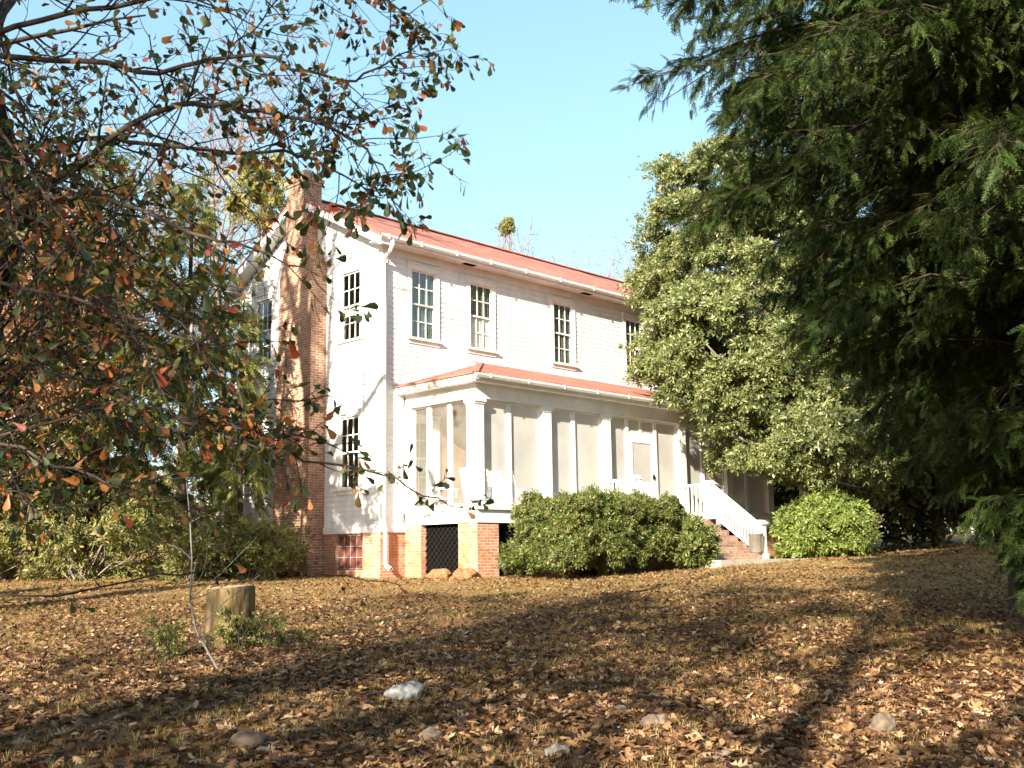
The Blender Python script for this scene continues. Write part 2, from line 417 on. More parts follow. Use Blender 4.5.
# ------------------------------------------------------------------ house
HX, HY, YAW = -3.198, 25.682, math.radians(45.123)
ZB = -0.40                      # house base in the eye-level frame (eye = 0)
def hz(z): return z - ZB
def h2w(u, v):
    return (HX + u * math.cos(YAW) - v * math.sin(YAW), HY + u * math.sin(YAW) + v * math.cos(YAW))
house = empty('farmhouse', (HX, HY, 1.6 + ZB), YAW, 'white two storey clapboard farmhouse with red roof, brick chimney and screened front porch', 'house')
L, D = 13.6, 6.6
ZF, ZE, ZR = hz(.80), hz(7.76), hz(9.82)
FLOOR = hz(1.0)
EX = .13
def slope_z(v): return hz(7.72) + .512 * (min(v, D - v) + .45)

WF = [(u, hz(5.53), hz(7.31)) for u in (.93, 2.96, 6.25, 9.55, 11.58)]
WW = .82
FL = [(.93, hz(1.55), hz(3.40)), (2.96, hz(1.55), hz(3.40)), (9.55, hz(1.55), hz(3.40)), (11.58, hz(1.55), hz(3.40))]
GW = [(.85, hz(5.53), hz(7.31)), (4.93, hz(5.53), hz(7.31)), (.85, hz(1.75), hz(3.55)), (4.93, hz(1.75), hz(3.55))]
DOOR = (6.1, FLOOR, hz(3.25)); DW = 1.15
def lap_wall(mb, P, a0, a1, z0, z1, openings, slope=None):
    """clapboard wall; P(a, z, out) -> point"""
    n = int(math.ceil((z1 - z0) / EX))
    for i in range(n):
        lo = z0 + i * EX; hi = min(lo + EX, z1)
        cuts = sorted({lo, hi} | {z for o in openings for z in (o[1], o[2]) if lo < z < hi})
        for c0, c1 in zip(cuts[:-1], cuts[1:]):
            mid = (c0 + c1) / 2
            if slope:
                s = slope(c1)
                if s is None: continue
                b0, b1 = max(a0, s[0]), min(a1, s[1])
                if b1 <= b0: continue
            else: b0, b1 = a0, a1
            segs = [(b0, b1)]
            for oa, oz0, oz1, ow in openings:
                if oz0 < mid < oz1:
                    ns = []
                    for s0, s1 in segs:
                        if oa > s0: ns.append((s0, min(s1, oa)))
                        if oa + ow < s1: ns.append((max(s0, oa + ow), s1))
                    segs = [x for x in ns if x[1] - x[0] > .01]
            o0 = .013 * (1 - (c0 - lo) / EX) + .004; o1 = .013 * (1 - (c1 - lo) / EX) + .004
            for s0, s1 in segs:
                mb.quad(P(s0, c0, o0), P(s1, c0, o0), P(s1, c1, o1), P(s0, c1, o1))
                if c0 == lo: mb.quad(P(s0, c0, 0), P(s1, c0, 0), P(s1, c0, o0), P(s0, c0, o0))
front = lambda a, z, o: (a, -o, z)
back = lambda a, z, o: (L - a, D + o, z)
gabl = lambda a, z, o: (-o, D - a, z)
gabr = lambda a, z, o: (L + o, a, z)
w = MB()
ops_up = [(u, z0, z1, WW) for u, z0, z1 in WF]
lap_wall(w, front, 0, L, hz(4.0), ZE, ops_up)
lap_wall(w, front, 0, .70, ZF, hz(4.0), [])
lap_wall(w, front, 13.5, L, ZF, hz(4.0), [])
lap_wall(w, back, 0, L, ZF, ZE, [(1.5, hz(5.5), hz(7.3), WW), (5, hz(5.5), hz(7.3), WW)])
def gs(z):
    if z <= hz(7.95): return (0, D)
    d = (z - hz(7.72)) / .512 - .45 + .05
    return (d, D - d) if d < D / 2 else None
lap_wall(w, gabl, 0, D, ZF, ZR, [(D - v - WW, z0, z1, WW) for v, z0, z1 in GW], gs)
lap_wall(w, gabr, 0, D, ZF, ZR, [], gs)
w.build('siding', M['siding'], house)
# porch wall (flush boards under the porch roof)
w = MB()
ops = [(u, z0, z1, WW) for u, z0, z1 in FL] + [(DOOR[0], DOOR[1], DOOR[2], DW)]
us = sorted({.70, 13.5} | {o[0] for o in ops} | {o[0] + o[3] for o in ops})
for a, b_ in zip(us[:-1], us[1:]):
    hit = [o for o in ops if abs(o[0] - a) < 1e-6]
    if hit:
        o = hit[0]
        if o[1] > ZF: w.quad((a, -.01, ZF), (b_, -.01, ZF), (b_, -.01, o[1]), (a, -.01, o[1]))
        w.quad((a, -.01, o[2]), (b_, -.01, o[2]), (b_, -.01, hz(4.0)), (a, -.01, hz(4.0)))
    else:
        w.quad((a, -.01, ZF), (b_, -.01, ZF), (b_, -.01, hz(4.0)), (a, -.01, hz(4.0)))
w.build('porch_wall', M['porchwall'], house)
# interior: floors and a partition so that rooms are dark but real
w = MB()
w.box(.06, L-.06, .06, D-.06, FLOOR-.2, FLOOR)
w.box(.06, L-.06, .06, D-.06, hz(4.4), hz(4.6))
w.box(.06, L-.06, .06, D-.06, hz(7.66), hz(7.70))
w.box(.06, L-.06, 3.2, 3.3, FLOOR, hz(7.66))
w.box(4.6, 4.7, .06, 3.2, FLOOR, hz(7.66)); w.box(8.6, 8.7, .06, 3.2, FLOOR, hz(7.66))
w.build('interior_floors', simple('room_plaster', (.40, .37, .32), (.48, .45, .40), 1, .9), house)
# corner boards, frieze, water table
w = MB()
w.box(-.034, .15, -.034, -.001, ZF, ZE); w.box(-.034, -.001, 0, .15, ZF, hz(7.95)); w.box(-.034, -.001, D-.15, D, ZF, hz(7.95))
w.box(L-.15, L+.034, -.034, -.001, hz(4.2), ZE); w.box(L+.001, L+.034, 0, .15, ZF, ZE)
w.box(.15, L-.15, -.036, -.001, ZE-.22, ZE)
w.box(-.045, L+.045, -.045, -.002, ZF-.16, ZF-.001); w.box(-.045, -.002, 0, D, ZF-.16, ZF-.001)
w.build('corner_board', M['trim'], house)
# windows -------------------------------------------------------------
def window(P, a, z0, z1, ww, curtain=None, name='window'):
    """P(a,z,out). casing mesh = the part; sash, glass, sill, curtain = sub-parts"""
    def bx(mb, a0, a1, zz0, zz1, o0, o1):
        mb.hexa([P(a0,zz0,o0),P(a1,zz0,o0),P(a1,zz0,o1),P(a0,zz0,o1)], [P(a0,zz1,o0),P(a1,zz1,o0),P(a1,zz1,o1),P(a0,zz1,o1)])
    c = MB(); k = .11
    bx(c, a-k, a, z0, z1, -.08, .045); bx(c, a+ww, a+ww+k, z0, z1, -.08, .045)
    bx(c, a-k-.02, a+ww+k+.02, z1, z1+.14, -.08, .05); bx(c, a-k-.04, a+ww+k+.04, z1+.14, z1+.175, -.05, .075)
    root = c.build(name, M['trim'], house)
    s = MB(); bx(s, a-k-.05, a+ww+k+.05, z0-.055, z0, -.08, .10); bx(s, a-k, a+ww+k, z0-.15, z0-.055, -.02, .04); s.build('sill', M['trim'], root)
    s = MB(); zm = (z0+z1)/2
    for lo, hi, o in ((z0, zm+.02, -.060), (zm-.02, z1, -.030)):
        r = .045; o1 = o+.027
        bx(s, a, a+r, lo, hi, o, o1); bx(s, a+ww-r, a+ww, lo, hi, o, o1)
        bx(s, a+r, a+ww-r, lo, lo+r, o, o1); bx(s, a+r, a+ww-r, hi-r, hi, o, o1)
        pw = (ww-2*r)/3
        for i in (1, 2): bx(s, a+r+i*pw-.012, a+r+i*pw+.012, lo+r, hi-r, o+.003, o1-.003)
        bx(s, a+r, a+ww-r, (lo+hi)/2-.012, (lo+hi)/2+.012, o+.005, o1-.005)
    s.build('sash', M['trim'], root)
    s = MB()
    for lo, hi, o in ((z0, zm, -.049), (zm, z1, -.019)): s.quad(P(a,lo,o), P(a+ww,lo,o), P(a+ww,hi,o), P(a,hi,o))
    s.build('pane', M['glass'], root)
    for (c0, c1, f0, f1, *cm) in (curtain or []):
        s = MB(); n = 26
        for i in range(n):
            x0 = a+ww*(c0+(c1-c0)*i/n); x1 = a+ww*(c0+(c1-c0)*(i+1)/n)
            q0 = -.073+.008*math.sin(i*1.9); q1 = -.073+.008*math.sin((i+1)*1.9)
            s.quad(P(x0, z0+(z1-z0)*f0, q0), P(x1, z0+(z1-z0)*f0, q1), P(x1, z0+(z1-z0)*f1, q1), P(x0, z0+(z1-z0)*f1, q0))
        s.build('pane_reflection_sheet' if cm else 'curtain', M[cm[0]] if cm else M['curtain'], root)  # sheets with a material argument are added to colour the panes like reflections
    return root
cur = [[(.02, .98, .01, .99, 'shade')], [(.02, .98, 0, .49), (.02, .98, .51, .99, 'shade')], [(.02, .98, .01, .99, 'shade')], [(.02, .98, .01, .99, 'shade')], None]
for (u, z0, z1), c in zip(WF, cur): window(front, u, z0, z1, WW, c)
for u, z0, z1 in FL: window(front, u, z0, z1, WW, [(0, .3, 0, 1), (.7, 1, 0, 1)])
for i, (v, z0, z1) in enumerate(GW): window(gabl, D-v-WW, z0, z1, WW, [(.04, .96, .37, .5)] if i == 0 else None)
for a in (1.5, 5): window(back, a, hz(5.5), hz(7.3), WW)
# front door behind the porch
w = MB(); a = DOOR[0]
w.box(a-.12, a, -.05, -.012, FLOOR, DOOR[2]); w.box(a+DW, a+DW+.12, -.05, -.012, FLOOR, DOOR[2]); w.box(a-.14, a+DW+.14, -.055, -.012, DOOR[2], DOOR[2]+.15)
dr = w.build('front_door', M['trim'], house)
w = MB(); w.box(a+.01, a+DW-.01, .02, .06, FLOOR, DOOR[2])
for x0 in (.12, .62):
    for zz0, zz1 in ((.15, .85), (1.0, 2.05)): w.box(a+x0, a+x0+.40, .008, .02, FLOOR+zz0, FLOOR+zz1)
w.build('door_leaf', M['trim'], dr)
# roof -----------------------------------------------------------------
w = MB(); ru0, ru1 = -.42, L+.42; ve = -.45
ze = hz(7.88)
prof = [(ve, ze), (D/2, ZR), (D-ve, ze), (D-ve, ze-.07), (D/2, ZR-.08), (ve, ze-.07)]
pl = [(ru0, v, z) for v, z in prof]; pr = [(ru1, v, z) for v, z in prof]
for i in range(6):
    j = (i+1) % 6
    w.quad(pl[j], pl[i], pr[i], pr[j])
w.quad(pl[0], pl[1], pl[4], pl[5]); w.quad(pl[1], pl[2], pl[3], pl[4]); w.quad(pr[5], pr[4], pr[1], pr[0]); w.quad(pr[4], pr[3], pr[2], pr[1])
w.bar((ru0, D/2, ZR+.012), (ru1, D/2, ZR+.012), .22, .03)
w.build('roof', M['roof'], house)
# eaves: soffit, fascia, rake boards
w = MB()
w.box(ru0+.02, ru1-.02, -.40, -.002, ZE-.03, ZE); w.box(ru0+.02, ru1-.02, D+.002, D+.40, ZE-.03, ZE)
w.build('soffit', M['soffit'], house)
w = MB()
w.box(ru0+.02, ru1-.02, -.435, -.401, ZE-.05, ze-.072); w.box(ru0+.02, ru1-.02, D+.401, D+.435, ZE-.05, ze-.072)
for s_, uu0, uu1 in ((-1, ru0+.005, ru0+.04), (1, ru1-.04, ru1-.005)):
    for v0, v1 in ((ve+.0, D/2), (D-ve, D/2)):
        z0 = ze-.075; z1 = ZR-.085
        w.hexa([(uu0, v0, z0-.20), (uu1, v0, z0-.20), (uu1, v1, z1-.20), (uu0, v1, z1-.20)], [(uu0, v0, z0), (uu1, v0, z0), (uu1, v1, z1), (uu0, v1, z1)])
        a0, a1 = (uu1, -.002) if s_ < 0 else (L+.002, uu0)
        w.hexa([(a0, v0, z0-.16), (a1, v0, z0-.16), (a1, v1, z1-.16), (a0, v1, z1-.16)], [(a0, v0, z0-.13), (a1, v0, z0-.13), (a1, v1, z1-.13), (a0, v1, z1-.13)])
w.build('fascia', M['trim'], house)
def gutter(pts0, pts1, zt, name='gutter'):
    pass
w = MB()
gp = [(-.437, 0), (-.437, -.11), (-.49, -.11), (-.525, -.06), (-.53, 0), (-.52, 0), (-.515, -.055), (-.485, -.10), (-.445, -.10), (-.445, 0)]
w.hexa([(ru0, v, ze-.005+z) for v, z in gp], [(ru1, v, ze-.005+z) for v, z in gp])
gut = w.build('gutter', M['trim'], house)
for u in (-.2, .85, 2.05, 3.28, 4.62, 6.04, 7.5, 9.1, 10.7, 12.3):
    w = MB(); w.box(u-.025, u+.025, -.545, -.44, ze-.02, ze+.012); w.box(u-.025, u+.025, -.548, -.531, ze-.11, ze-.02); w.build('gutter_hanger', M['trim'], gut)
for u in (2.55, 7.3, 11.4):
    w = MB(); w.box(u, u+.42, -.30, -.13, ZE-.036, ZE-.031); w.build('soffit_vent', M['dark'], house)
w = MB(); w.tube([(-.05, -.48, ze-.10), (-.05, -.48, ze-.22), (-.04, -.38, ze-.34), (-.02, -.16, ze-.47), (-.01, -.085, ze-.58), (.02, -.085, hz(6)), (.03, -.085, hz(3)), (.03, -.09, hz(.9)), (.05, -.13, hz(.7)), (.05, -.13, hz(-.1)), (.06, -.17, hz(-.17)), (.08, -.32, hz(-.23))], .052, 10)
w.build('downspout', M['trim'], house)
# foundation -------------------------------------------------------------
w = MB(); fz = ZF-.15
w.box(-.01, L+.01, .0, .25, -1, fz); w.box(-.01, L+.01, D-.25, D, -1, fz); w.box(L-.25, L+.01, .25, D-.25, -1, fz)
w.box(-.01, .24, 1.75, D-.25, -1, fz); w.box(-.01, .24, .25, .68, -1, fz); w.box(-.01, .24, .68, 1.75, -1, hz(-.25)); w.box(-.01, .24, .68, 1.75, hz(.62), fz)
w.build('foundation', M['brick_found'], house)
w = MB(); w.box(.05, .09, .68, 1.75, hz(-.25), hz(.62))
gl = w.build('crawlspace_door', M['redpaint'], house, 'red brown crawlspace door with a pale wire grid')
w = MB()
for i in range(5): v = .70+i*.2575; w.box(.02, .045, v-.012, v+.012, hz(-.25), hz(.62))
for i in range(4): z = hz(-.22)+i*.27; w.box(.018, .043, .68, 1.75, z-.012, z+.012)
w.build('wire_grid', M['grid'], gl)
# chimney ---------------------------------------------------------------
w = MB(); c0, c1, s0, s1, cd = 2.33, 3.86, 2.80, 3.64, -.48
w.hexa([(cd-.05, c0-.04, -1), (.0, c0-.04, -1), (.0, c1+.04, -1), (cd-.05, c1+.04, -1)], [(cd, c0, hz(7.75)), (0, c0, hz(7.75)), (0, c1, hz(7.75)), (cd, c1, hz(7.75))])
for i in range(7):
    f = (i+1)/8; z = hz(7.75)+i*.085
    w.box(cd, 0, c0+(s0-c0)*f, c1+(s1-c1)*f, z+.0005, z+.085)
zs_ = hz(7.75)+7*.085
w.box(cd+.02, .1, s0, s1, zs_, hz(10.05)); w.box(cd-.01, .13, s0-.03, s1+.03, hz(10.05), hz(10.13)); w.box(cd-.035, .155, s0-.055, s1+.055, hz(10.13), hz(10.22))
w.box(cd+.02, .1, s0, s1, hz(10.22), hz(10.36))
rb = random.Random(4)
for i in range(5):
    v = s0+.02+i*.16; w.box(cd+.03, cd+.23, v, v+.15, hz(10.36), hz(10.36)+.03+.08*rb.random())
w.build('chimney', M['brick'], house)
# porch ------------------------------------------------------------------
PU0, PU1, PV = .745, 13.45, -2.6
w = MB()
w.box(PU0, PU1, PV, -.02, FLOOR-.05, FLOOR); w.box(PU0-.06, PU1+.06, PV-.06, -.02, FLOOR+.002, FLOOR+.04) if 0 else None
w.build('porch_floor', M['floor'], house)
w = MB()
w.box(PU0-.03, PU1+.03, PV-.03, PV+.05, ZF, FLOOR-.05); w.box(PU0-.03, PU0+.05, PV+.05, -.05, ZF, FLOOR-.05); w.box(PU1-.05, PU1+.03, PV+.05, -.05, ZF, FLOOR-.05)
w.box(PU0-.07, PU1+.07, PV-.08, PV+.24, FLOOR+.10, FLOOR+.20); w.box(PU0-.07, PU0+.24, PV+.24, -.05, FLOOR+.10, FLOOR+.20)
w.box(PU0-.015, PU1+.015, PV-.015, PV+.16, FLOOR-.049, FLOOR+.10); w.box(PU0-.015, PU0+.16, PV+.16, -.05, FLOOR-.049, FLOOR+.10)
w.build('porch_sill', M['white'], house)
for bx_ in ((PU0, 1.42, PV, PV+.65), (PU0, PU0+.3, -.62, -.02), (4.0, 4.65, PV, PV+.4), (10, 10.65, PV, PV+.4), (PU1-.65, PU1, PV, -.02)):
    w = MB(); w.box(*bx_, -1, ZF-.001); w.build('porch_pier', M['brick_found'], house)
# lattice under the porch; its black backing boards stand in for deep shade
def lattice(P, a0, a1):
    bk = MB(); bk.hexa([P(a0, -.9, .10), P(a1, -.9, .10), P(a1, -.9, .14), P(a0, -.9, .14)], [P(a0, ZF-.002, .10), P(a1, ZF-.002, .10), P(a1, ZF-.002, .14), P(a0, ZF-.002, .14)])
    lt = bk.build('lattice_shade_backing', M['dark'], house)
    sl = MB(); n = int((a1-a0)/.16); h = ZF-.02
    for i in range(-8, n+1):
        for sg in (1, -1):
            x0 = a0+i*.16; x1 = x0+h+.4
            if sg < 0: x0, x1 = a1-(i*.16), a1-(i*.16)-h-.4
            f0 = max(0, (a0-x0)/(x1-x0) if sg > 0 else (x0-a1)/(x0-x1)); f1 = min(1, (a1-x0)/(x1-x0) if sg > 0 else (x0-a0)/(x0-x1))
            if f1 <= f0: continue
            o = .085 if sg > 0 else .070
            sl.bar(P(x0+(x1-x0)*f0, -.4+(h+.4)*f0, o), P(x0+(x1-x0)*f1, -.4+(h+.4)*f1, o), .012, .022, (0, 0, 1))
    sl.build('slats', M['latt'], lt)
lattice(lambda a, z, i: (PU0+i+.06, a, z), PV+.66, -.63)
for a0, a1 in ((1.43, 3.99), (4.66, 5.28), (8.97, 9.99), (10.66, PU1-.66)): lattice(lambda a, z, i: (a, PV+i+.06, z), a0, a1)
ZS = hz(3.68); SILL = FLOOR+.20
CR = [.98, 3.29, 5.58, 8.90, 11.2]
for i, u in enumerate(CR + [PU1]):
    w = MB(); wd = .29; dp = .29 if i in (0, 5) else .22
    z1 = ZS+.02
    w.box(u-wd, u, PV, PV+dp, SILL, z1-.16)
    w.box(u-wd-.03, u+.03, PV-.03, PV+dp+.03, SILL, SILL+.10); w.box(u-wd-.02, u+.02, PV-.02, PV+dp+.02, z1-.16, z1-.11); w.box(u-wd-.045, u+.045, PV-.045, PV+dp+.045, z1-.11, z1-.03)
    w.build('column', M['white'], house)
w = MB(); w.box(PU0-.02, PU0+.18, -.2, -.02, SILL, ZS); w.build('wall_post', M['white'], house)
# entablature
w = MB(); b0 = ZS
w.box(PU0-.01, PU1+.01, PV-.01, PV+.26, b0, b0+.30); w.box(PU0-.01, PU0+.26, PV+.26, -.02, b0, b0+.30); w.box(PU1-.26, PU1+.01, PV+.26, -.02, b0, b0+.30)
def ring(mb, e, z0, z1, e2=None):
    e2 = e if e2 is None else e2
    mb.hexa([(PU0-e, PV-e, z0), (PU1+e, PV-e, z0), (PU1+e, -.02, z0), (PU0-e, -.02, z0)], [(PU0-e2, PV-e2, z1), (PU1+e2, PV-e2, z1), (PU1+e2, -.02, z1), (PU0-e2, -.02, z1)])
ring(w, .05, b0+.30, b0+.335); ring(w, .27, b0+.335, b0+.365); ring(w, .30, b0+.366, b0+.40, .31); ring(w, .31, b0+.40, b0+.505, .375)
w.build('porch_entablature', M['white'], house)
w = MB(); w.box(PU0+.26, PU1-.26, PV+.26, -.03, b0+.10, b0+.13); w.build('porch_ceiling', M['porchceil'], house)
# porch roof (hipped)
w = MB(); e = .40; zt = b0+.515; zj = hz(5.15)
A, B_, C_, D_ = (PU0-e, PV-e, zt), (PU1+e, PV-e, zt), (PU1+e-2.98, -.015, zj), (PU0-e+2.98, -.015, zj)
E_, F_ = (PU1+e, -.015, zt), (PU0-e, -.015, zt)
w.quad(A, B_, C_, D_); w.quad(F_, A, D_); w.quad(B_, E_, C_)
lo = [tuple(p[:2])+(p[2]-.025,) for p in (A, B_, E_, F_)]
w.quad(lo[3], lo[2], lo[1], lo[0])
for p, q, a_, b_ in ((A, B_, lo[0], lo[1]), (B_, E_, lo[1], lo[2]), (F_, A, lo[3], lo[0])): w.quad(a_, b_, q, p)
w.bar(Vector(A)+Vector((0,0,.012)), Vector(D_)+Vector((0,0,.012)), .16, .03); w.bar(Vector(B_)+Vector((0,0,.012)), Vector(C_)+Vector((0,0,.012)), .16, .03)
w.build('porch_roof', M['roof'], house)
w = MB(); gz = zt-.03
gp2 = [(PV-.38, 0), (PV-.38, -.09), (PV-.43, -.09), (PV-.46, -.04), (PV-.465, .0), (PV-.455, .0), (PV-.45, -.04), (PV-.425, -.08), (PV-.39, -.08), (PV-.39, 0)]
w.hexa([(PU0-e, v, gz+z) for v, z in gp2], [(PU1+e, v, gz+z) for v, z in gp2])
pg = w.build('porch_gutter', M['trim'], house)
for i in range(11):
    u = .78+i*1.26; w = MB(); w.box(u-.02, u+.02, PV-.475, PV-.40, gz-.01, gz+.012); w.box(u-.02, u+.02, PV-.478, PV-.466, gz-.08, gz-.01); w.build('gutter_hanger', M['trim'], pg)
# screens
SV = PV+.13
def screen_bay(u0, u1, mull, door=None):
    w = MB(); r = .05
    w.box(u0, u0+r, SV-.025, SV+.025, SILL, ZS); w.box(u1-r, u1, SV-.025, SV+.025, SILL, ZS); w.box(u0+r, u1-r, SV-.024, SV+.024, ZS-r, ZS); w.box(u0+r, u1-r, SV-.024, SV+.024, SILL, SILL+r)
    for m_ in mull: w.box(m_-.065, m_+.065, SV-.045, SV+.025, SILL+r, ZS-r)
    fr = w.build('screen_panel', M['white'], house)
    # small curved brackets in the top corners
    for ux, sg in ((u0, 1), (u1, -1)):
        s = MB()
        s.hexa([(ux, SV-.06, ZS-.13), (ux+sg*.13, SV-.06, ZS-.002), (ux, SV-.06, ZS-.002)], [(ux, SV-.03, ZS-.13), (ux+sg*.13, SV-.03, ZS-.002), (ux, SV-.03, ZS-.002)])
        s.build('corner_bracket', M['white'], fr)
    s = MB(); s.quad((u0+r, SV, SILL+r), (u1-r, SV, SILL+r), (u1-r, SV, ZS-r), (u0+r, SV, ZS-r)); s.build('screen_mesh', M['screen'], fr)
screen_bay(.98, 3.0, [1.90]); screen_bay(3.29, 5.29, [4.20]); screen_bay(8.90, 10.91, [9.82]); screen_bay(11.2, 13.16, [12.1])
# bay with the screen door
u0, u1 = 5.58, 8.61; d0, d1 = 6.42, 7.55
w = MB(); r = .05
for x in (u0, u1-r): w.box(x, x+r, SV-.025, SV+.025, SILL, ZS)
w.box(d0-.10, d0, SV-.05, SV+.03, FLOOR+.1, ZS); w.box(d1, d1+.10, SV-.05, SV+.03, FLOOR+.1, ZS)
w.box(u0+r, d0-.10, SV-.024, SV+.024, ZS-r, ZS); w.box(d1+.1, u1-r, SV-.024, SV+.024, ZS-r, ZS); w.box(d0, d1, SV-.024, SV+.024, ZS-r, ZS)
TR = hz(3.25); w.box(d0, d1, SV-.04, SV+.025, TR-.06, TR+.06); w.box((d0+d1)/2-.05, (d0+d1)/2+.05, SV-.03, SV+.025, TR+.06, ZS-r)
w.box(u0+r, d0-.1, SV-.024, SV+.024, SILL, SILL+r); w.box(d1+.1, u1-r, SV-.024, SV+.024, SILL, SILL+r)
fr = w.build('screen_panel', M['white'], house)
s = MB()
for a, b_, z0, z1 in ((u0+r, d0-.1, SILL+r, ZS-r), (d1+.1, u1-r, SILL+r, ZS-r), (d0, (d0+d1)/2-.05, TR+.06, ZS-r), ((d0+d1)/2+.05, d1, TR+.06, ZS-r)): s.quad((a, SV, z0), (b_, SV, z0), (b_, SV, z1), (a, SV, z1))
s.build('screen_mesh', M['screen'], fr)
w = MB(); z0 = FLOOR+.21; z1 = TR-.06
w.box(d0+.01, d0+.16, SV-.045, SV-.01, z0, z1); w.box(d1-.16, d1-.01, SV-.045, SV-.01, z0, z1); w.box(d0+.16, d1-.16, SV-.044, SV-.011, z1-.16, z1); w.box(d0+.16, d1-.16, SV-.044, SV-.011, z0, z0+.22); w.box(d0+.16, d1-.16, SV-.044, SV-.011, z0+.62, z0+.76)
sd = w.build('screen_door', M['white'], house)
s = MB(); s.quad((d0+.16, SV-.028, z0+.22), (d1-.16, SV-.028, z0+.22), (d1-.16, SV-.028, z1-.16), (d0+.16, SV-.028, z1-.16)); s.build('screen_mesh', M['screen'], sd)
s = MB(); s.box(d1-.12, d1-.08, SV-.09, SV-.045, z0+.85, z0+.97); s.build('handle', M['dark'], sd)
# side bay (left end of porch)
SU = PU0+.13
w = MB(); v0, v1 = PV+.29, -.20
w.box(SU-.025, SU+.025, v0, v0+.05, SILL, ZS); w.box(SU-.025, SU+.025, v1-.05, v1, SILL, ZS); w.box(SU-.024, SU+.024, v0+.05, v1-.05, ZS-.05, ZS); w.box(SU-.024, SU+.024, v0+.05, v1-.05, SILL, SILL+.05)
for m_ in (-1.55, -.80): w.box(SU-.045, SU+.025, m_-.065, m_+.065, SILL+.05, ZS-.05)
fr = w.build('screen_panel', M['white'], house)
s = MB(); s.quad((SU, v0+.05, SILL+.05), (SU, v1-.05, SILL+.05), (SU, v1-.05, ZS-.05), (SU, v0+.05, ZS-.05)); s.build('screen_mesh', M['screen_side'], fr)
s = MB(); s.hexa([(SU-.06, v0, ZS-.13), (SU-.06, v0+.13, ZS-.002), (SU-.06, v0, ZS-.002)], [(SU-.03, v0, ZS-.13), (SU-.03, v0+.13, ZS-.002), (SU-.03, v0, ZS-.002)]); s.build('corner_bracket', M['white'], fr)
# right end of the porch
w = MB(); su = PU1-.13
for m_ in (v0, -1.7, -1.0, v1-.06): w.box(su-.03, su+.03, m_, m_+.08, SILL, ZS)
fr = w.build('screen_panel', M['white'], house)
s = MB(); s.quad((su, v0+.08, SILL), (su, v1-.06, SILL), (su, v1-.06, ZS), (su, v0+.08, ZS)); s.build('screen_mesh', M['screen'], fr)
# landing and steps -------------------------------------------------------
w = MB(); SU0, SU1 = 5.30, 8.95
LV = -3.45
w.box(SU0, SU1, LV, PV-.085, -1, FLOOR-.03)
ns = 7; base = hz(-.12); rise = (FLOOR-.03-base)/ns; run = .275
for i in range(1, ns):
    zt_ = FLOOR-.03-i*rise; va = LV-i*run
    w.box(SU0+.18, SU1-.18, va, va+run-.001, -1, zt_)
w.build('steps', M['brick_step'], house)
bv = LV-(ns-1)*run
w = MB(); w.box(SU0-.3, SU1+.3, bv-1.15, bv-.002, -.6, base-.005); w.build('step_slab', simple('pale_concrete', (.30, .26, .21), (.42, .37, .31), 3, .9), house)
def railing(ur):
    w = MB(); vt = LV+.02; vb = bv+.12
    dv = vb-vt
    zt0, zb0 = FLOOR+.92, base+.92
    zl0, zl1 = FLOOR+.14, base+.14
    w.bar((ur, vt-.1, zt0-.02), (ur, vb+.1, zb0+.04), .09, .07); w.bar((ur, vt-.1, zl0-.05), (ur, vb+.1, zl1+.06), .07, .07)
    w.bar((ur, PV-.03, zt0), (ur, vt+.1, zt0), .09, .07); w.bar((ur, PV-.03, zl0-.03), (ur, vt+.1, zl0-.03), .07, .07)
    rl = w.build('stair_railing', M['white'], house)
    n = 14
    for i in range(n):
        f = (i+1)/(n+1); v = vt-.1+(dv+.2)*f; w = MB()
        w.box(ur-.02, ur+.02, v-.02, v+.02, zl0-.04+(zl1-zl0+.1)*f, zt0-.03+(zb0-zt0+.06)*f); w.build('baluster', M['white'], rl)
    for i in range(5):
        v = PV-.12-i*.135; w = MB(); w.box(ur-.02, ur+.02, v-.02, v+.02, zl0, zt0-.03); w.build('baluster', M['white'], rl)
    for v, z0, h in ((vt, FLOOR-.03, 1.02), (vb, base-.02, 1.0)):
        w = MB(); k = .115
        w.box(ur-k, ur+k, v-k, v+k, z0, z0+h-.10); w.box(ur-k-.03, ur+k+.03, v-k-.03, v+k+.03, z0, z0+.16); w.box(ur-k-.03, ur+k+.03, v-k-.03, v+k+.03, z0+h-.10, z0+h-.06)
        w.hexa([(ur-k-.055, v-k-.055, z0+h-.06), (ur+k+.055, v-k-.055, z0+h-.06), (ur+k+.055, v+k+.055, z0+h-.06), (ur-k-.055, v+k+.055, z0+h-.06)], [(ur-k+.02, v-k+.02, z0+h+.03), (ur+k-.02, v-k+.02, z0+h+.03), (ur+k-.02, v+k-.02, z0+h+.03), (ur-k+.02, v+k-.02, z0+h+.03)])
        w.build('newel_post', M['white'], rl)
railing(5.45); railing(8.75)
HB = 1.6+ZB
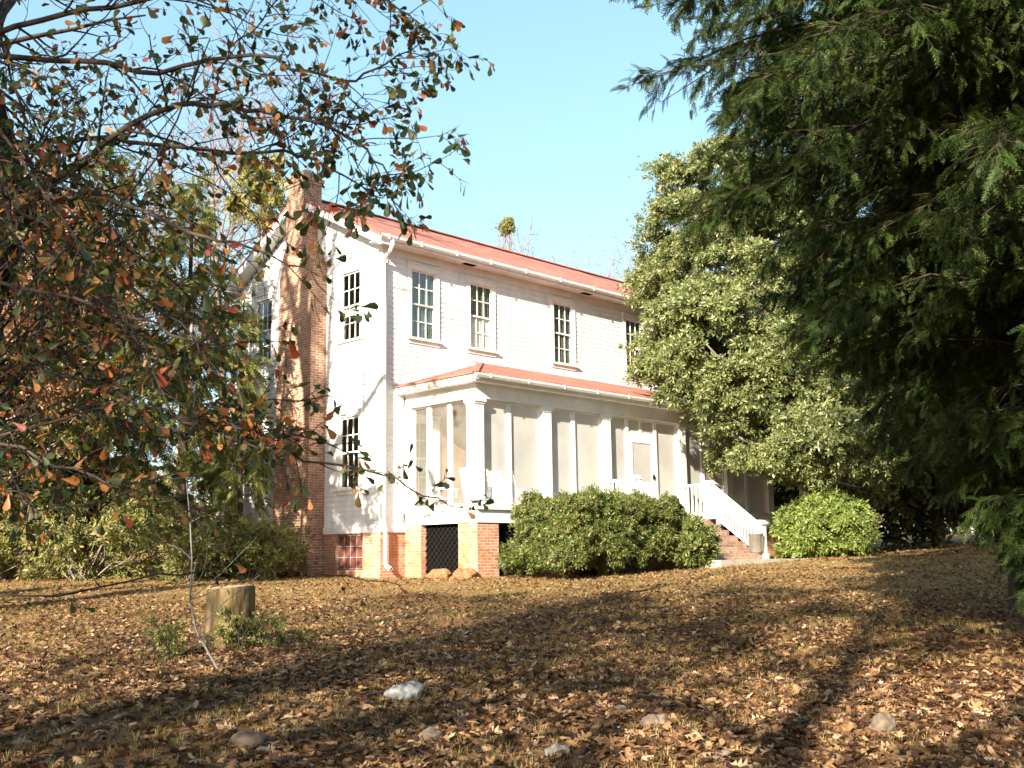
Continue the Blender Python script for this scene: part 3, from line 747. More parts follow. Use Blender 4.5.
# ------------------------------------------------------------------ things on the porch and by the steps
def at(u, v): x, y = h2w(u, v); return x, y
def rocker(u, v, rz, label):
    x, y = at(u, v)
    ch = empty('rocking_chair', (x, y, HB+FLOOR), YAW+rz, label, 'chair', 'white rocking chairs on the porch')
    w = MB(); w.hexa([(-.25,-.24,.40),(.25,-.24,.40),(.22,.22,.37),(-.22,.22,.37)], [(-.25,-.24,.43),(.25,-.24,.43),(.22,.22,.40),(-.22,.22,.40)]); w.build('seat', M['trim'], ch)
    w = MB(); tl = lambda z: .20+(z-.38)*.24
    for x_ in (-.22, .22): w.tube([(x_, tl(.40), .38), (x_, tl(.8), .8), (x_, tl(1.16), 1.16)], [.022, .02, .016], 8)
    for z_ in (.52, 1.08): w.bar((-.22, tl(z_), z_), (.22, tl(z_), z_), .02, .09 if z_ > 1 else .05)
    for i in range(6): x_ = -.165+i*.066; w.bar((x_, tl(.52), .52), (x_, tl(1.08), 1.08), .045, .012, (0, 1, 0))
    w.build('backrest', M['trim'], ch)
    for sx in (-1, 1):
        w = MB(); w.bar((sx*.27, -.30, .64), (sx*.25, tl(.66)+.01, .66), .075, .022); w.build('arm', M['trim'], ch)
        w = MB(); w.tube([(sx*.24, -.22, .08), (sx*.265, -.23, .64)], .02, 8); w.build('leg', M['trim'], ch)
        w = MB(); w.tube([(sx*.21, .17, .07), (sx*.22, .20, .40)], .02, 8); w.build('leg', M['trim'], ch)
        w = MB(); w.tube([(sx*.225, y_, .035+.16*(y_+.02)**2) for y_ in (-.42, -.25, -.1, .05, .2, .38, .55)], .024, 6); w.build('rocker', M['trim'], ch)
    w = MB(); w.bar((-.24, -.225, .25), (.24, -.225, .25), .02, .03); w.bar((-.21, .18, .22), (.21, .18, .22), .02, .03); w.build('stretcher', M['trim'], ch)
    return ch
rocker(1.02, -1.15, .55, 'white wooden rocking chair leftmost on the porch, behind the side screen')
rocker(1.55, -1.75, 1.35, 'white wooden rocking chair seen just left of the corner column through the side screen')
rocker(2.38, -1.80, -.1, 'white wooden rocking chair just right of the corner column behind the front screen')
rocker(3.10, -1.75, .35, 'white wooden rocking chair nearest the second porch column, above the hedge')
# bin
x, y = at(8.47, -5.0)
bn = empty('trash_can', (x, y, HB+base+rise*1.0+.002), 0, 'brown ribbed trash can standing on the steps beside the lower newel post', 'trash can')
x, y = at(8.38, -4.98)
w = MB(); w.lathe([(0, .0), (.155, 0), (.16, .02), (.185, .46), (.20, .47), (.20, .50), (.185, .505), (.172, .49), (.15, .03), (0, .03)], 24)
w.build('can_body', M['plastic'], bn, smooth=True)
w = MB()
for i in range(16):
    a = 2*PI*i/16; w.bar((.165*math.cos(a), .165*math.sin(a), .05), (.186*math.cos(a), .186*math.sin(a), .44), .012, .01)
w.build('can_rib', M['plastic'], bn)
def lump(name, loc, rx, ry, rz_, m, seed, label, cat, amp=.25, rot=0, group=None, nu=36, nv=20, sharp=1.6):
    V = []; rs = np.random.RandomState(seed)
    th = np.linspace(0, 2*PI, nu, endpoint=False); ph = np.linspace(0.02, PI-.02, nv)
    T, Pp = np.meshgrid(th, ph)
    d = np.stack([np.cos(T)*np.sin(Pp), np.sin(T)*np.sin(Pp), np.cos(Pp)], -1)
    r = np.ones(T.shape)
    for k in range(9):
        n = rs.normal(size=3); n /= np.linalg.norm(n); r -= amp*np.clip(d@n-.55-.2*rs.rand(), 0, 1)*sharp
    for k in range(14):
        q = rs.normal(size=3)*(2+.45*k); r += amp*.16*np.sin(d@q+rs.rand()*6)*(1 if k < 5 else .55)
    P_ = d*r[..., None]*np.array([rx, ry, rz_])
    I = np.arange(nu*nv).reshape(nv, nu); J = np.roll(I, -1, 1)
    F = [np.stack([I[:-1], I[1:], J[1:], J[:-1]], -1).reshape(-1, 4)]
    o = np_mesh(name, P_.reshape(-1, 3), F, m, smooth=True)
    o.location = loc; o.rotation_euler = (0, 0, rot)
    return tag(o, label, cat, group)
def hl(u, v, dz=0):
    x, y = at(u, v); return (x, y, G(x, y)+dz)
lump('clay_mound', hl(-1.15, 2.75, .25), .85, .75, .55, M['clay'], 3, 'rounded red clay mound at the foot of the brick chimney', 'mound', .45, .4, nu=70, nv=40)
lump('clay_mound', hl(.72, -1.5, -.03), .42, .62, .26, M['clay'], 25, 'orange clay mound heaped before the dark opening under the porch', 'mound', .45, .8, nu=70, nv=40)
lump('clay_mound', hl(.60, -2.25, -.05), .36, .48, .27, M['clay'], 31, 'small clay mound against the brick porch pier', 'mound', .4, .2, nu=60, nv=36)
def rock(px, py, rx, ry, rz_, m, seed, label, sink=.0, rot=0, amp=.3):
    # pixel -> point on the ground
    x0 = (px-512)/1063.1; y0 = -(py-384)/1063.1
    dv = fw + r2*x0 + u2*y0; s = 2.0
    for k in range(600):
        p = dv*s
        if 1.6+p.z <= G(p.x, p.y): break
        s += .04
    return lump('rock', (p.x, p.y, G(p.x, p.y)+sink-.010), rx, ry, rz_, m, seed, label, 'rock', amp, rot, 'stones lying in the leaf litter')
rock(404, 702, .20, .13, .11, M['rock'], 11, 'largest pale grey white quartz stone in the leaves', .05, .3, .35)
rock(655, 728, .12, .09, .09, M['rock2'], 12, 'brown rounded stone in sunlit leaves right of the shadow streak', .02, 0)
rock(252, 746, .17, .12, .09, M['rock2'], 13, 'flat tan stone at lower left below the stump', .02, .6)
rock(431, 742, .11, .07, .07, M['rock2'], 14, 'small pale stone just below the largest quartz stone', .02, 1.0)
rock(558, 756, .09, .07, .06, M['rock3'], 15, 'small whitish stone at the bottom edge under the shadow streak', .02, .4)
rock(884, 734, .10, .09, .10, M['rock2'], 16, 'rounded grey brown stone in the grass at lower right', .03, .2)
rock(622, 713, .07, .06, .045, M['rock3'], 17, 'little light stone up left of the brown rounded stone', .01, .2)
rock(722, 758, .08, .06, .05, M['rock2'], 18, 'small dull stone between the shadow streak and the grass', .01, .9)

# ------------------------------------------------------------------ vegetation tools
def leaf_proto(kind):
    if kind == 'oak':      # wedge shaped, narrow base, broad rounded tip, folded along the midrib
        V = np.array([[0,0,0],[.30,.07,.03],[.62,.20,.06],[.86,.25,.05],[1.0,.10,.0],[1.02,0,-.03],[1.0,-.10,0],[.86,-.25,.05],[.62,-.20,.06],[.30,-.07,.03],[.62,0,0.0]])
        return V, [np.array([[0,1,2,10],[10,2,3,5],[0,10,8,9],[10,5,7,8]]), np.array([[3,4,5],[5,6,7]])]
    if kind == 'lobed':    # fallen oak leaf: lobes and curl
        pts = [(0,0),(.14,.05),(.22,.20),(.30,.08),(.42,.30),(.50,.10),(.66,.33),(.72,.12),(.88,.16),(1,0)]
        top = [(x,y) for x,y in pts]; bot = [(x,-y) for x,y in pts[1:-1]]
        V = []
        curl = lambda x,y: .9*y*y*2.2+.35*(x-.5)**2-.06
        for x,y in top+bot: V.append((x-.5,y,curl(x,y)))
        n = len(V); mid = [(.3,0),(.5,0),(.72,0)]
        for x,y in mid: V.append((x-.5,y,curl(x,y)-.02))
        a,b,c = n,n+1,n+2
        T = [(0,1,a),(1,2,a),(2,3,a),(3,b,a),(3,4,b),(4,5,b),(5,c,b),(5,6,c),(6,7,c),(7,8,c),(8,9,c)]
        B = lambda i: 0 if i==0 else (9 if i==9 else 9+i)
        T2 = [tuple((B(i) if i<10 else i) for i in t_)[::-1] for t_ in T]
        return np.array(V), [np.array(T+T2)]
    if kind == 'bent':
        V = np.array([[-.5,-.16,.10],[0,-.26,-.03],[0,.26,-.03],[-.5,.16,.10],[.5,-.12,.14],[.5,.12,.14]])
        return V, [np.array([[0,1,2,3],[1,4,5,2]])]
    if kind == 'blade':    # pointed oval, folded
        V = np.array([[0,0,0],[.45,.22,.05],[1,0,-.05],[.45,-.22,.05]])
        return V, [np.array([[0,1,2],[0,2,3]])]
    if kind == 'rosette':  # 5 leaves on a shoot tip
        Vs=[];Fs=[];rs=np.random.RandomState(5)
        for i in range(5):
            a=i*2.4; d=np.array([.55,math.cos(a)*.8,math.sin(a)*.8]); d/=np.linalg.norm(d)
            y=np.cross(d,[1,0,0]); y/=np.linalg.norm(y); z=np.cross(d,y)
            b=np.array([.12*i,0,0]); k=len(Vs)
            for x_,y_,z_ in ((0,0,0),(.5,.19,.05),(1,0,-.05),(.5,-.19,.05)): Vs.append(b+d*x_+y*y_+z*z_)
            Fs+= [(k,k+1,k+2),(k,k+2,k+3)]
        return np.array(Vs),[np.array(Fs)]
    if kind == 'needle':   # feathery cedar spray: drooping strand with alternating side strands
        Vs=[];Fs=[]
        def strip(a,b,w):
            a=np.array(a);b=np.array(b);d=b-a;n=np.array([-d[1],d[0],0.]);n/=np.linalg.norm(n)+1e-9
            k=len(Vs);m_=(a+b)/2+np.array([0,0,.02]);Vs.extend([a-n*w*.4,a+n*w*.4,m_+n*w*.55,b,m_-n*w*.55])
            Fs.append((k,k+1,k+2,k+4)); Fs.append((k+4,k+2,k+3,k+3))
        z=lambda x:-.28*x*x
        strip((0,0,0),(.5,0,z(.5)),.035); strip((.48,0,z(.48)),(1,0,z(1)),.035)
        for i in range(11):
            x=.10+i*.078; s=1 if i%2 else -1; l=.34*(1-.6*x)
            strip((x,0,z(x)),(x+l*.75,s*l*.7,z(x)-.12*l),.05)
            if i<8: strip((x+l*.35,s*l*.33,z(x)-.04*l),(x+l*.85,s*l*.2,z(x)-.10*l),.04)
        V=np.array(Vs); Q=[f for f in Fs if f[2]!=f[3]]; T=[f[:3] for f in Fs if f[2]==f[3]]
        return V,[np.array(Q),np.array(T)]
PR = {k: leaf_proto(k) for k in ('oak','lobed','bent','blade','rosette','needle')}

def limb(rng, p, d, Ln, r0, r1, nseg, wig, trop):
    pts=[np.array(p,float)]; d=np.array(d,float); d/=np.linalg.norm(d)
    for i in range(nseg):
        d=d+rng.normal(0,wig,3)+np.array([0,0,trop]); d/=np.linalg.norm(d); pts.append(pts[-1]+d*Ln/nseg)
    return np.array(pts), np.linspace(r0,r1,nseg+1)
def side_dir(rng, d, ang):
    d=d/np.linalg.norm(d); q=rng.normal(size=3); s=np.cross(d,q); s/=np.linalg.norm(s)+1e-9
    return d*math.cos(ang)+s*math.sin(ang)
def grow(rng, out, p, d, Ln, r, lvl, P):
    pts,R=limb(rng,p,d,Ln,r,r*P['taper'],P['nseg'][lvl],P['wig'][lvl],P['trop'][lvl])
    out['poly'].append((pts,R,P['sides'][lvl]))
    if lvl>=P['leaflvl']: out['tips'].append(pts)
    if lvl+1<len(P['nch']) or lvl<len(P['nch']):
        n=P['nch'][lvl] if lvl<len(P['nch']) else 0
        for k in range(n):
            f=P['start'][lvl]+(1-P['start'][lvl])*(k+rng.rand())/n
            x=f*(len(pts)-1); i=min(int(x),len(pts)-2); q=pts[i]+(pts[i+1]-pts[i])*(x-i)
            dd=side_dir(rng,pts[i+1]-pts[i],P['ang'][lvl]*(.7+.6*rng.rand()))
            if P.get('flat') and dd[2]<-.2: dd[2]*=-.5
            grow(rng,out,q,dd,Ln*P['lr'][lvl]*(1-.45*f)*(.7+.6*rng.rand()),max(np.interp(x,range(len(R)),R)*P['rr'][lvl],P.get('rmin',.0025)),lvl+1,P)
BARE=dict(taper=.25,nseg=[9,6,5,4],wig=[.06,.14,.2,.25],trop=[.02,.05,.05,.04],sides=[8,6,4,3],nch=[13,8,6],start=[.3,.2,.2],ang=[.75,.75,.7],lr=[.5,.5,.45],rr=[.5,.55,.6],leaflvl=3)
def leaves_on(rng, tips, per, size, proto, spread=.08, droop=0., jitter=.3, keep=None):
    pos=[];dr=[]
    for pts in tips:
        n=rng.poisson(per)
        if not n: continue
        f=rng.rand(n)**.7*(len(pts)-1); i=np.minimum(f.astype(int),len(pts)-2); a=pts[i]; b=pts[i+1]
        q=a+(b-a)*(f-i)[:,None]; d=(b-a)/(np.linalg.norm(b-a,axis=1)[:,None]+1e-9)+rng.normal(0,.7,(n,3)); d[:,2]-=droop
        pos.append(q+rng.normal(0,spread,(n,3))); dr.append(d)
    pos=np.concatenate(pos); dr=np.concatenate(dr)
    if keep is not None: k=keep(pos); pos=pos[k]; dr=dr[k]
    return scatter(PR[proto],pos,frames(dr,rng),size*(1+jitter*rng.normal(size=len(pos))).clip(.4,2))
def make_tree(name, x, y, label, cat, P, height, r, seed, bark, leaf=None, group=None, lean=(0,0), leafargs=None, z=None, keep=None):
    rng=np.random.RandomState(seed); z=G(x,y)-.1 if z is None else z
    root=empty(name,(x,y,z),0,label,cat,group); out={'poly':[],'tips':[]}
    grow(rng,out,(0,0,0),(lean[0],lean[1],1),height,r,0,P)
    V,F=tube_arrays(out['poly']); np_mesh('trunk',V,F,bark,root,smooth=True)
    if leaf is not None:
        kp=(lambda p: keep(p+np.array([x,y,z]))) if keep else None
        V,F=leaves_on(rng,out['tips'],keep=kp,**leafargs); np_mesh('crown',V,F,leaf,root)
    return root

def wp(px, py, depth):
    d = fw + r2*((px-512)/1063.1) + u2*(-(py-384)/1063.1)
    p = d*(depth/d.y); return np.array([p.x, p.y, p.z+1.6])
def in_house(p, m_=.25):
    dx = p[:,0]-HX; dy = p[:,1]-HY
    u = dx*math.cos(YAW)+dy*math.sin(YAW); v = -dx*math.sin(YAW)+dy*math.cos(YAW); z = p[:,2]-HB
    a = (u > -m_) & (u < L+m_) & (v > -m_-.4) & (v < D+m_) & (z < hz(8.2))
    b = (u > PU0-m_) & (u < PU1+m_) & (v > PV-m_-.1) & (v <= 0) & (z < hz(4.6))
    c = (u > SU0-.1) & (u < SU1+.15) & (v > -5.9) & (v <= PV) & (z < hz(2.2))
    r = (u > -.6) & (u < L+.6) & (v > -.7) & (v < D+.7) & (z < hz(7.9)+.5*np.clip(np.minimum(v, D-v), 0, 9)+.3)
    return a | b | c | r

# ---------------------------------------------------------------- clump based trees and shrubs
def clump_plant(name, x, y, label, cat, centers, cr, per, lsize, leaf, bark, seed, proto='rosette', group=None, stems=1, r0=.12, trunk_z=0, twigs=5, droop=.15, part=('trunk', 'crown'), flat=.75):
    """centers: (n,3) clump centres in world space. Limbs run to every clump; leaves sit on the shoots of each clump."""
    rng = np.random.RandomState(seed); z = G(x, y)-.08
    o3 = np.array([x, y, z]); root = empty(name, (x, y, z), 0, label, cat, group)
    c = centers-o3; polys = []
    top = c[:, 2].max()*.9
    bases = [np.array([rng.normal(0, .05+.12*(stems > 1)), rng.normal(0, .05+.12*(stems > 1)), 0]) for _ in range(stems)]
    mean = c.mean(0)
    if stems == 1:
        tp = np.array([[0, 0, 0], [mean[0]*.1, mean[1]*.1, top*.25], [mean[0]*.4, mean[1]*.4, top*.55], [mean[0]*.7, mean[1]*.7, top*.8], [mean[0], mean[1], top]])
        tp[1:, :2] += rng.normal(0, .06*top/6, (4, 2)); polys.append((tp, np.array([r0*1.25, r0, r0*.75, r0*.45, r0*.12]), 9))
    pos = []; dr = []
    for i, q in enumerate(c):
        if stems == 1:
            hh = max(trunk_z, q[2]-.55*math.hypot(q[0]-mean[0], q[1]-mean[1])-.3); hh = min(max(hh, .1*top), top*.95)
            s = np.array([np.interp(hh, tp[:, 2], tp[:, k]) for k in range(3)]); rr = r0*max(.12, .42*(1-hh/top))
        else: s = bases[i % stems]; rr = r0
        mid = (s+q)/2+rng.normal(0, .08, 3)*np.linalg.norm(q-s)+np.array([0, 0, .06*np.linalg.norm(q-s)])
        b = np.array([s, .6*s+.4*mid+.0*q, mid, .5*mid+.5*q+rng.normal(0, .05, 3), q]); polys.append((b, np.linspace(rr, rr*.25+.003, 5), 5))
        rad = cr*(.6+.8*rng.rand()); out = q-mean*np.array([1, 1, .9]); out = out/(np.linalg.norm(out)+1e-6)
        for k in range(twigs):
            d = rng.normal(size=3)+out*.9; d /= np.linalg.norm(d); d[2] *= flat; e = q+d*rad*(.6+.7*rng.rand()); e[2] -= droop*rad
            m2 = (q+e)/2+np.array([0, 0, .1*rad]); polys.append((np.array([q, m2, e]), np.array([rr*.22+.003, rr*.12+.003, .003]), 3))
            n = max(1, int(per/twigs)); f = rng.rand(n)**.6
            pp = np.where(f[:, None] < .5, q+(m2-q)*(f*2)[:, None], m2+(e-m2)*((f-.5)*2)[:, None])+rng.normal(0, rad*.16, (n, 3))
            pos.append(pp); dr.append(np.tile(e-q, (n, 1))/rad+rng.normal(0, .6, (n, 3)))
    pos = np.concatenate(pos); dr = np.concatenate(dr)
    k = ~in_house(pos+o3); k &= (pos[:, 2]+o3[2]) > ground(pos[:, 0]+x, pos[:, 1]+y)+.02
    pos, dr = pos[k], dr[k]
    polys = [p for p in polys if not in_house(p[0]+o3, .05).any()]
    V, F = tube_arrays(polys); np_mesh(part[0], V, F, bark, root, smooth=True)
    V, F = scatter(PR[proto], pos, frames_up(dr, rng, .6), lsize*(.6+.8*rng.rand(len(pos)))); np_mesh(part[1], V, F, leaf, root)
    return root
def ellips(rng, c, r, n, shell=.5, zmin=None):
    d = rng.normal(size=(n, 3)); d /= np.linalg.norm(d, axis=1)[:, None]
    p = np.array(c)+d*np.array(r)*(shell+(1-shell)*rng.rand(n)**.6)[:, None]
    if zmin is not None: p[:, 2] = np.maximum(p[:, 2], zmin+rng.rand(n)*.3)
    return p
R_ = np.random.RandomState

# ---------------------------------------------------------------- hedge and shrubs
rng = R_(21)
n = 260; cu = rng.uniform(.95, 5.0, n); cv_ = rng.uniform(-5.25, -3.45, n); cz = rng.uniform(.15, 1, n)
face = rng.rand(n)
cv_ = np.where(face < .40, -5.30+rng.rand(n)*.25, cv_); cz = np.where(face >= .62, .95+.05*rng.rand(n), cz); cu = np.where((face >= .40) & (face < .62), np.where(rng.rand(n) < .6, 1.0+.2*rng.rand(n), 4.85+.2*rng.rand(n)), cu)
P3 = np.array([[*h2w(a, b), 0] for a, b in zip(cu, cv_)]); gz_ = ground(P3[:, 0], P3[:, 1])
P3[:, 2] = gz_+.15+cz*(1.44+1.6-.15-gz_-.36)
x, y = h2w(2.9, -4.3)
P3[:, 2] += np.where(rng.rand(n) < .10, .06+.12*rng.rand(n), 0)
clump_plant('hedge', x, y, 'long clipped evergreen hedge in front of the porch screens', 'hedge', P3, .30, 420, .07, M['boxleaf'], M['bark'], 22, stems=9, r0=.018, twigs=8, part=('stems', 'foliage'))
rng = R_(23)
x, y = h2w(4.95, -5.55); g0 = G(x, y)
clump_plant('shrub', x, y, 'small round green shrub at the right end of the hedge beside the steps', 'shrub', ellips(rng, (x, y, g0+.55), (.38, .40, .42), 26, .4, g0+.15), .3, 200, .10, M['boxleaf'], M['bark'], 24, stems=5, r0=.012, twigs=7, part=('stems', 'foliage'))
rng = R_(25); x, y = 8.2, 28.4; g0 = G(x, y)
clump_plant('shrub', x, y, 'bright green rounded shrub right of the stair newel post', 'shrub', ellips(rng, (x, y, g0+.75), (1.0, .9, .72), 62, .55, g0+.15), .42, 230, .12, M['azalea'], M['bark'], 26, stems=8, r0=.015, twigs=7, part=('stems', 'foliage'))
left = [(-12.6, 25.0, 1.6, 1.5, 'sprawling green shrub at the far left edge of the yard'),
        (-9.9, 24.8, 1.5, 1.6, 'rough green shrub with bare stems behind the left part of the yard'),
        (-7.5, 24.6, 1.2, 1.6, 'leggy green shrub directly behind the tree stump'),
        (-5.9, 25.4, .8, 1.3, 'small leggy shrub left of the clay mound by the chimney'),
        (-14.5, 28.0, 1.8, 2.6, 'taller loose shrub behind the left edge shrub'),
        (-10.2, 26.6, 1.5, 2.5, 'tall tangled shrub under the left cedars')]
for i, (x, y, r, h, lab) in enumerate(left):
    rng = R_(40+i); g0 = G(x, y)
    clump_plant('shrub', x, y, lab, 'shrub', ellips(rng, (x, y, g0+h*.5), (r, r*.8, h*.5), 28, .15, g0+.12), .6, 48, .12, M['shrubleaf'], M['bark_grey'], 50+i, stems=9, r0=.016, twigs=7, group='shrubs along the left side of the house', part=('stems', 'foliage'))
# dry weedy bush over the clay mound
rng = R_(61); x, y = h2w(-1.9, 3.3); g0 = G(x, y)
clump_plant('shrub', x, y, 'dry grey brown bush leaning on the clay mound under the chimney', 'shrub', ellips(rng, (x, y, g0+.42), (.7, .6, .42), 30, .5, g0+.1), .3, 110, .11, leaf_mat('dry_bush_leaf', [(0, (.09, .07, .045)), (.5, (.20, .17, .11)), (1, (.34, .29, .20))], .3), M['bark_grey'], 62, stems=8, r0=.012, twigs=7, part=('stems', 'foliage'))

# ---------------------------------------------------------------- trunk stump with creeper
sx, sy = -3.22, 12.2
st = empty('tree_stump', (sx, sy, G(sx, sy)-.05), 0, 'sawn tan tree stump standing in the leaves at left', 'stump')
nu = 40; rs = R_(7); rings = []
prof = [(0, 1.32), (.06, 1.16), (.16, 1.05), (.35, .99), (.55, .97), (.70, .96), (.715, .90)]
V = []
for z_, k in prof:
    for i in range(nu):
        a = 2*PI*i/nu; r = .265*k*(1+.05*math.sin(3*a+1)+.035*math.sin(5*a+.4)+.035*math.sin(11*a+.5)*(1.3-z_)+.022*math.sin(17*a)+.022*rs.normal())
        V.append((r*math.cos(a), r*math.sin(a), z_+(.018*math.cos(a-.5) if z_ > .6 else 0)))
F = []
for j in range(len(prof)-1):
    for i in range(nu): F.append((j*nu+i, j*nu+(i+1) % nu, (j+1)*nu+(i+1) % nu, (j+1)*nu+i))
np_mesh('bark', V, [np.array(F)], M['stump'], st, smooth=True)
Vt = V[-nu:]; np_mesh('cut_top', Vt+[(0, 0, .715)], [np.array([(i, (i+1) % nu, nu) for i in range(nu)])], simple('cut_wood', (.30, .22, .13), (.42, .33, .21), 12, .9), st)
rng = R_(71)
for i, (dx, dy, r, h, lab) in enumerate([(.55, -.28, .30, .26, 'low green creeper to the right of the tree stump'), (-.45, -.8, .28, .16, 'small dark green weed patch in front of the tree stump'), (.16, -.36, .16, .26, 'green creeper sprig climbing the front of the tree stump')]):
    x, y = sx+dx, sy+dy; g0 = G(x, y)
    clump_plant('creeper', x, y, lab, 'creeper', ellips(R_(72+i), (x, y, g0+h*.5), (r, r*.6, h*.5), 11, .2, g0+.05), .15, 22, .042, M['shrubleaf'], M['bark'], 80+i, stems=5, r0=.006, twigs=5, group='creepers round the stump', part=('stems', 'foliage'))
# thin grey sapling in front of the stump
b = [wp(192, 560, 10.2), wp(190, 600, 10.2), wp(196, 630, 10.2), wp(208, 652, 10.1), wp(222, 660, 10.05)]
gx0 = b[-1]; b2 = [tuple(p) for p in b]
root = empty('sapling', (gx0[0], gx0[1], G(gx0[0], gx0[1])), 0, 'thin curved grey sapling stem left of the tree stump', 'sapling')
o3 = np.array(root.location); rel = np.array(b)-o3; rel[-1] = (0, 0, -.03); up_ = [rel[0]+np.array([-.03, 0, .35]), rel[0]+np.array([-.1, .05, .8])]
pts = np.array(up_[::-1]+list(rel)); P_ = [(pts, np.linspace(.005, .012, len(pts)), 6)]
rng = R_(8)
for k in range(12):
    i = rng.randint(0, 5); d = rng.normal(size=3)*.4+np.array([0, 0, .2]); P_.append((np.array([pts[i], pts[i]+d*.3, pts[i]+d*.6+rng.normal(0, .05, 3)]), np.array([.005, .004, .002]), 4))
V, F = tube_arrays(P_); np_mesh('stem', V, F, M['bark_grey'] if 0 else M['twig'], root, smooth=True)

# ---------------------------------------------------------------- foreground oak
rng = R_(101)
ox, oy = -4.25, 6.2; oz = G(ox, oy)-.1
oak = empty('oak_tree', (ox, oy, oz), 0, 'oak with red, orange and green leaves whose branches hang across the upper left', 'tree')
o3 = np.array([ox, oy, oz]); polys = []; tips = []
trunk = np.array([[ox, oy, oz], [-3.9, 6.25, 1.4], [-3.45, 6.3, 2.8], [-3.16, 6.3, 3.75], [-3.5, 6.3, 4.9], [-3.7, 6.3, 6.3], [-3.5, 6.4, 8.0], [-3.3, 6.5, 9.6]])
polys.append((trunk-o3, np.array([.33, .26, .23, .21, .18, .14, .09, .03]), 12))
def smooth_path(p, n=4):
    p = np.asarray(p); t = np.arange(len(p)); tt = np.linspace(0, len(p)-1, (len(p)-1)*n+1)
    out = []
    for x in tt:
        i = min(int(x), len(p)-2); f = x-i
        a = p[max(i-1, 0)]; b_ = p[i]; c = p[i+1]; d = p[min(i+2, len(p)-1)]
        out.append(.5*((2*b_)+(-a+c)*f+(2*a-5*b_+4*c-d)*f*f+(-a+3*b_-3*c+d)*f**3))
    return np.array(out)
TW = dict(taper=.35, nseg=[6, 5, 4, 3], wig=[.12, .16, .2, .2], trop=[0, .02, .0, 0], sides=[5, 4, 3, 3], nch=[7, 4, 2], start=[.15, .2, .3], ang=[.75, .8, .8], lr=[.5, .5, .5], rr=[.55, .6, .6], leaflvl=2)
def oak_limb(path, r0, nside, sl, per_side_lvl=1, tipleaf=True):
    p = smooth_path(path); p = p+rng.normal(0, .012, p.shape)
    R = np.linspace(r0*.8, .0035, len(p)); polys.append((p-o3, R, 7))
    out = {'poly': [], 'tips': []}
    for k in range(nside):
        f = .12+.88*(k+rng.rand())/nside; x = f*(len(p)-1); i = min(int(x), len(p)-2)
        q = p[i]+(p[i+1]-p[i])*(x-i); d = side_dir(rng, p[i+1]-p[i], .5+.5*rng.rand())
        grow(rng, out, q, d, sl*(.5+.8*rng.rand())*(1-.35*f), max(R[i]*.5, .004), 2 if sl < .7 else 1, TW)
    polys.extend((a-o3, b_, c) for a, b_, c in out['poly']); tips.extend(out['tips'])
    if tipleaf: tips.append(p[len(p)//2:])
T0 = np.array([-3.25, 6.3, 3.7]); T1 = np.array([-3.5, 6.3, 4.8]); T2 = np.array([-3.65, 6.3, 6.0]); TL = np.array([-3.7, 6.25, 2.1])
for k in range(20):   # leafy sprays of the low boughs
    a = [TL, TL, T0][k % 3]; py = rng.uniform(250, 540); px = rng.uniform(-20, 250); dep = rng.uniform(5.2, 8.0)
    e = wp(px, py, dep); m1 = a+(e-a)*.45+rng.normal(0, .15, 3)+np.array([0, 0, .1])
    oak_limb([a, m1, a+(e-a)*.78+rng.normal(0, .1, 3), e], .011, 11, .5)
for px, py in ((255, 425), (300, 440), (330, 400), (365, 455), (285, 470)):
    oak_limb([wp(180, 420, 5.7), wp((180+px)/2, (420+py)/2-8, 5.65), wp(px, py, 5.6)], .007, 10, .22)
# limbs seen against the sky and the house
oak_limb([T0, wp(60, 178, 6.1), wp(150, 112, 5.9), wp(210, 104, 5.7), wp(265, 110, 5.6), wp(330, 128, 5.5), wp(370, 155, 5.4), wp(395, 180, 5.3)], 0.0286, 22, .75)
oak_limb([T0, wp(80, 140, 6.3), wp(180, 150, 6.2), wp(285, 152, 6.0), wp(335, 170, 5.9), wp(380, 200, 5.8)], 0.0234, 17, .7)
oak_limb([T0, wp(60, 193, 6.0), wp(120, 202, 5.7), wp(190, 232, 5.4), wp(250, 248, 5.2), wp(318, 275, 5.0)], 0.0234, 16, .5)
oak_limb([T1, wp(60, 60, 6.3), wp(160, 70, 6.2), wp(250, 55, 6.1), wp(330, 80, 6.0), wp(375, 70, 5.9), wp(415, 45, 5.8)], 0.0260, 18, .75)
oak_limb([T1, wp(40, 20, 6.2), wp(140, 0, 6.1), wp(250, -10, 6.0), wp(330, -10, 5.9), wp(385, 0, 5.8), wp(415, 20, 5.7)], 0.0260, 18, .75)
oak_limb([T2, wp(20, -60, 6.3), wp(130, -70, 6.2), wp(240, -60, 6.1), wp(330, -30, 6.0)], 0.0260, 16, .9)
oak_limb([wp(210, 104, 5.7), wp(225, 60, 5.7), wp(260, 20, 5.6), wp(300, -20, 5.6)], 0.0083, 9, .5)
oak_limb([wp(262, 110, 5.6), wp(285, 130, 5.5), wp(292, 160, 5.4), wp(300, 190, 5.35)], 0.0073, 8, .35)
oak_limb([TL, wp(-30, 380, 6.1), wp(40, 372, 5.9), wp(110, 392, 5.8), wp(180, 420, 5.7), wp(260, 448, 5.6), wp(345, 468, 5.6), wp(410, 487, 5.5), wp(462, 512, 5.5)], 0.0177, 20, .32)
oak_limb([TL, wp(-40, 300, 5.5), wp(30, 290, 5.2), wp(110, 310, 5.0), wp(190, 340, 4.9), wp(230, 350, 4.8)], 0.0166, 16, .55)
oak_limb([TL, wp(-60, 440, 6), wp(20, 450, 5.8), wp(90, 480, 5.7), wp(170, 500, 5.6), wp(230, 540, 5.6)], 0.0156, 16, .4)
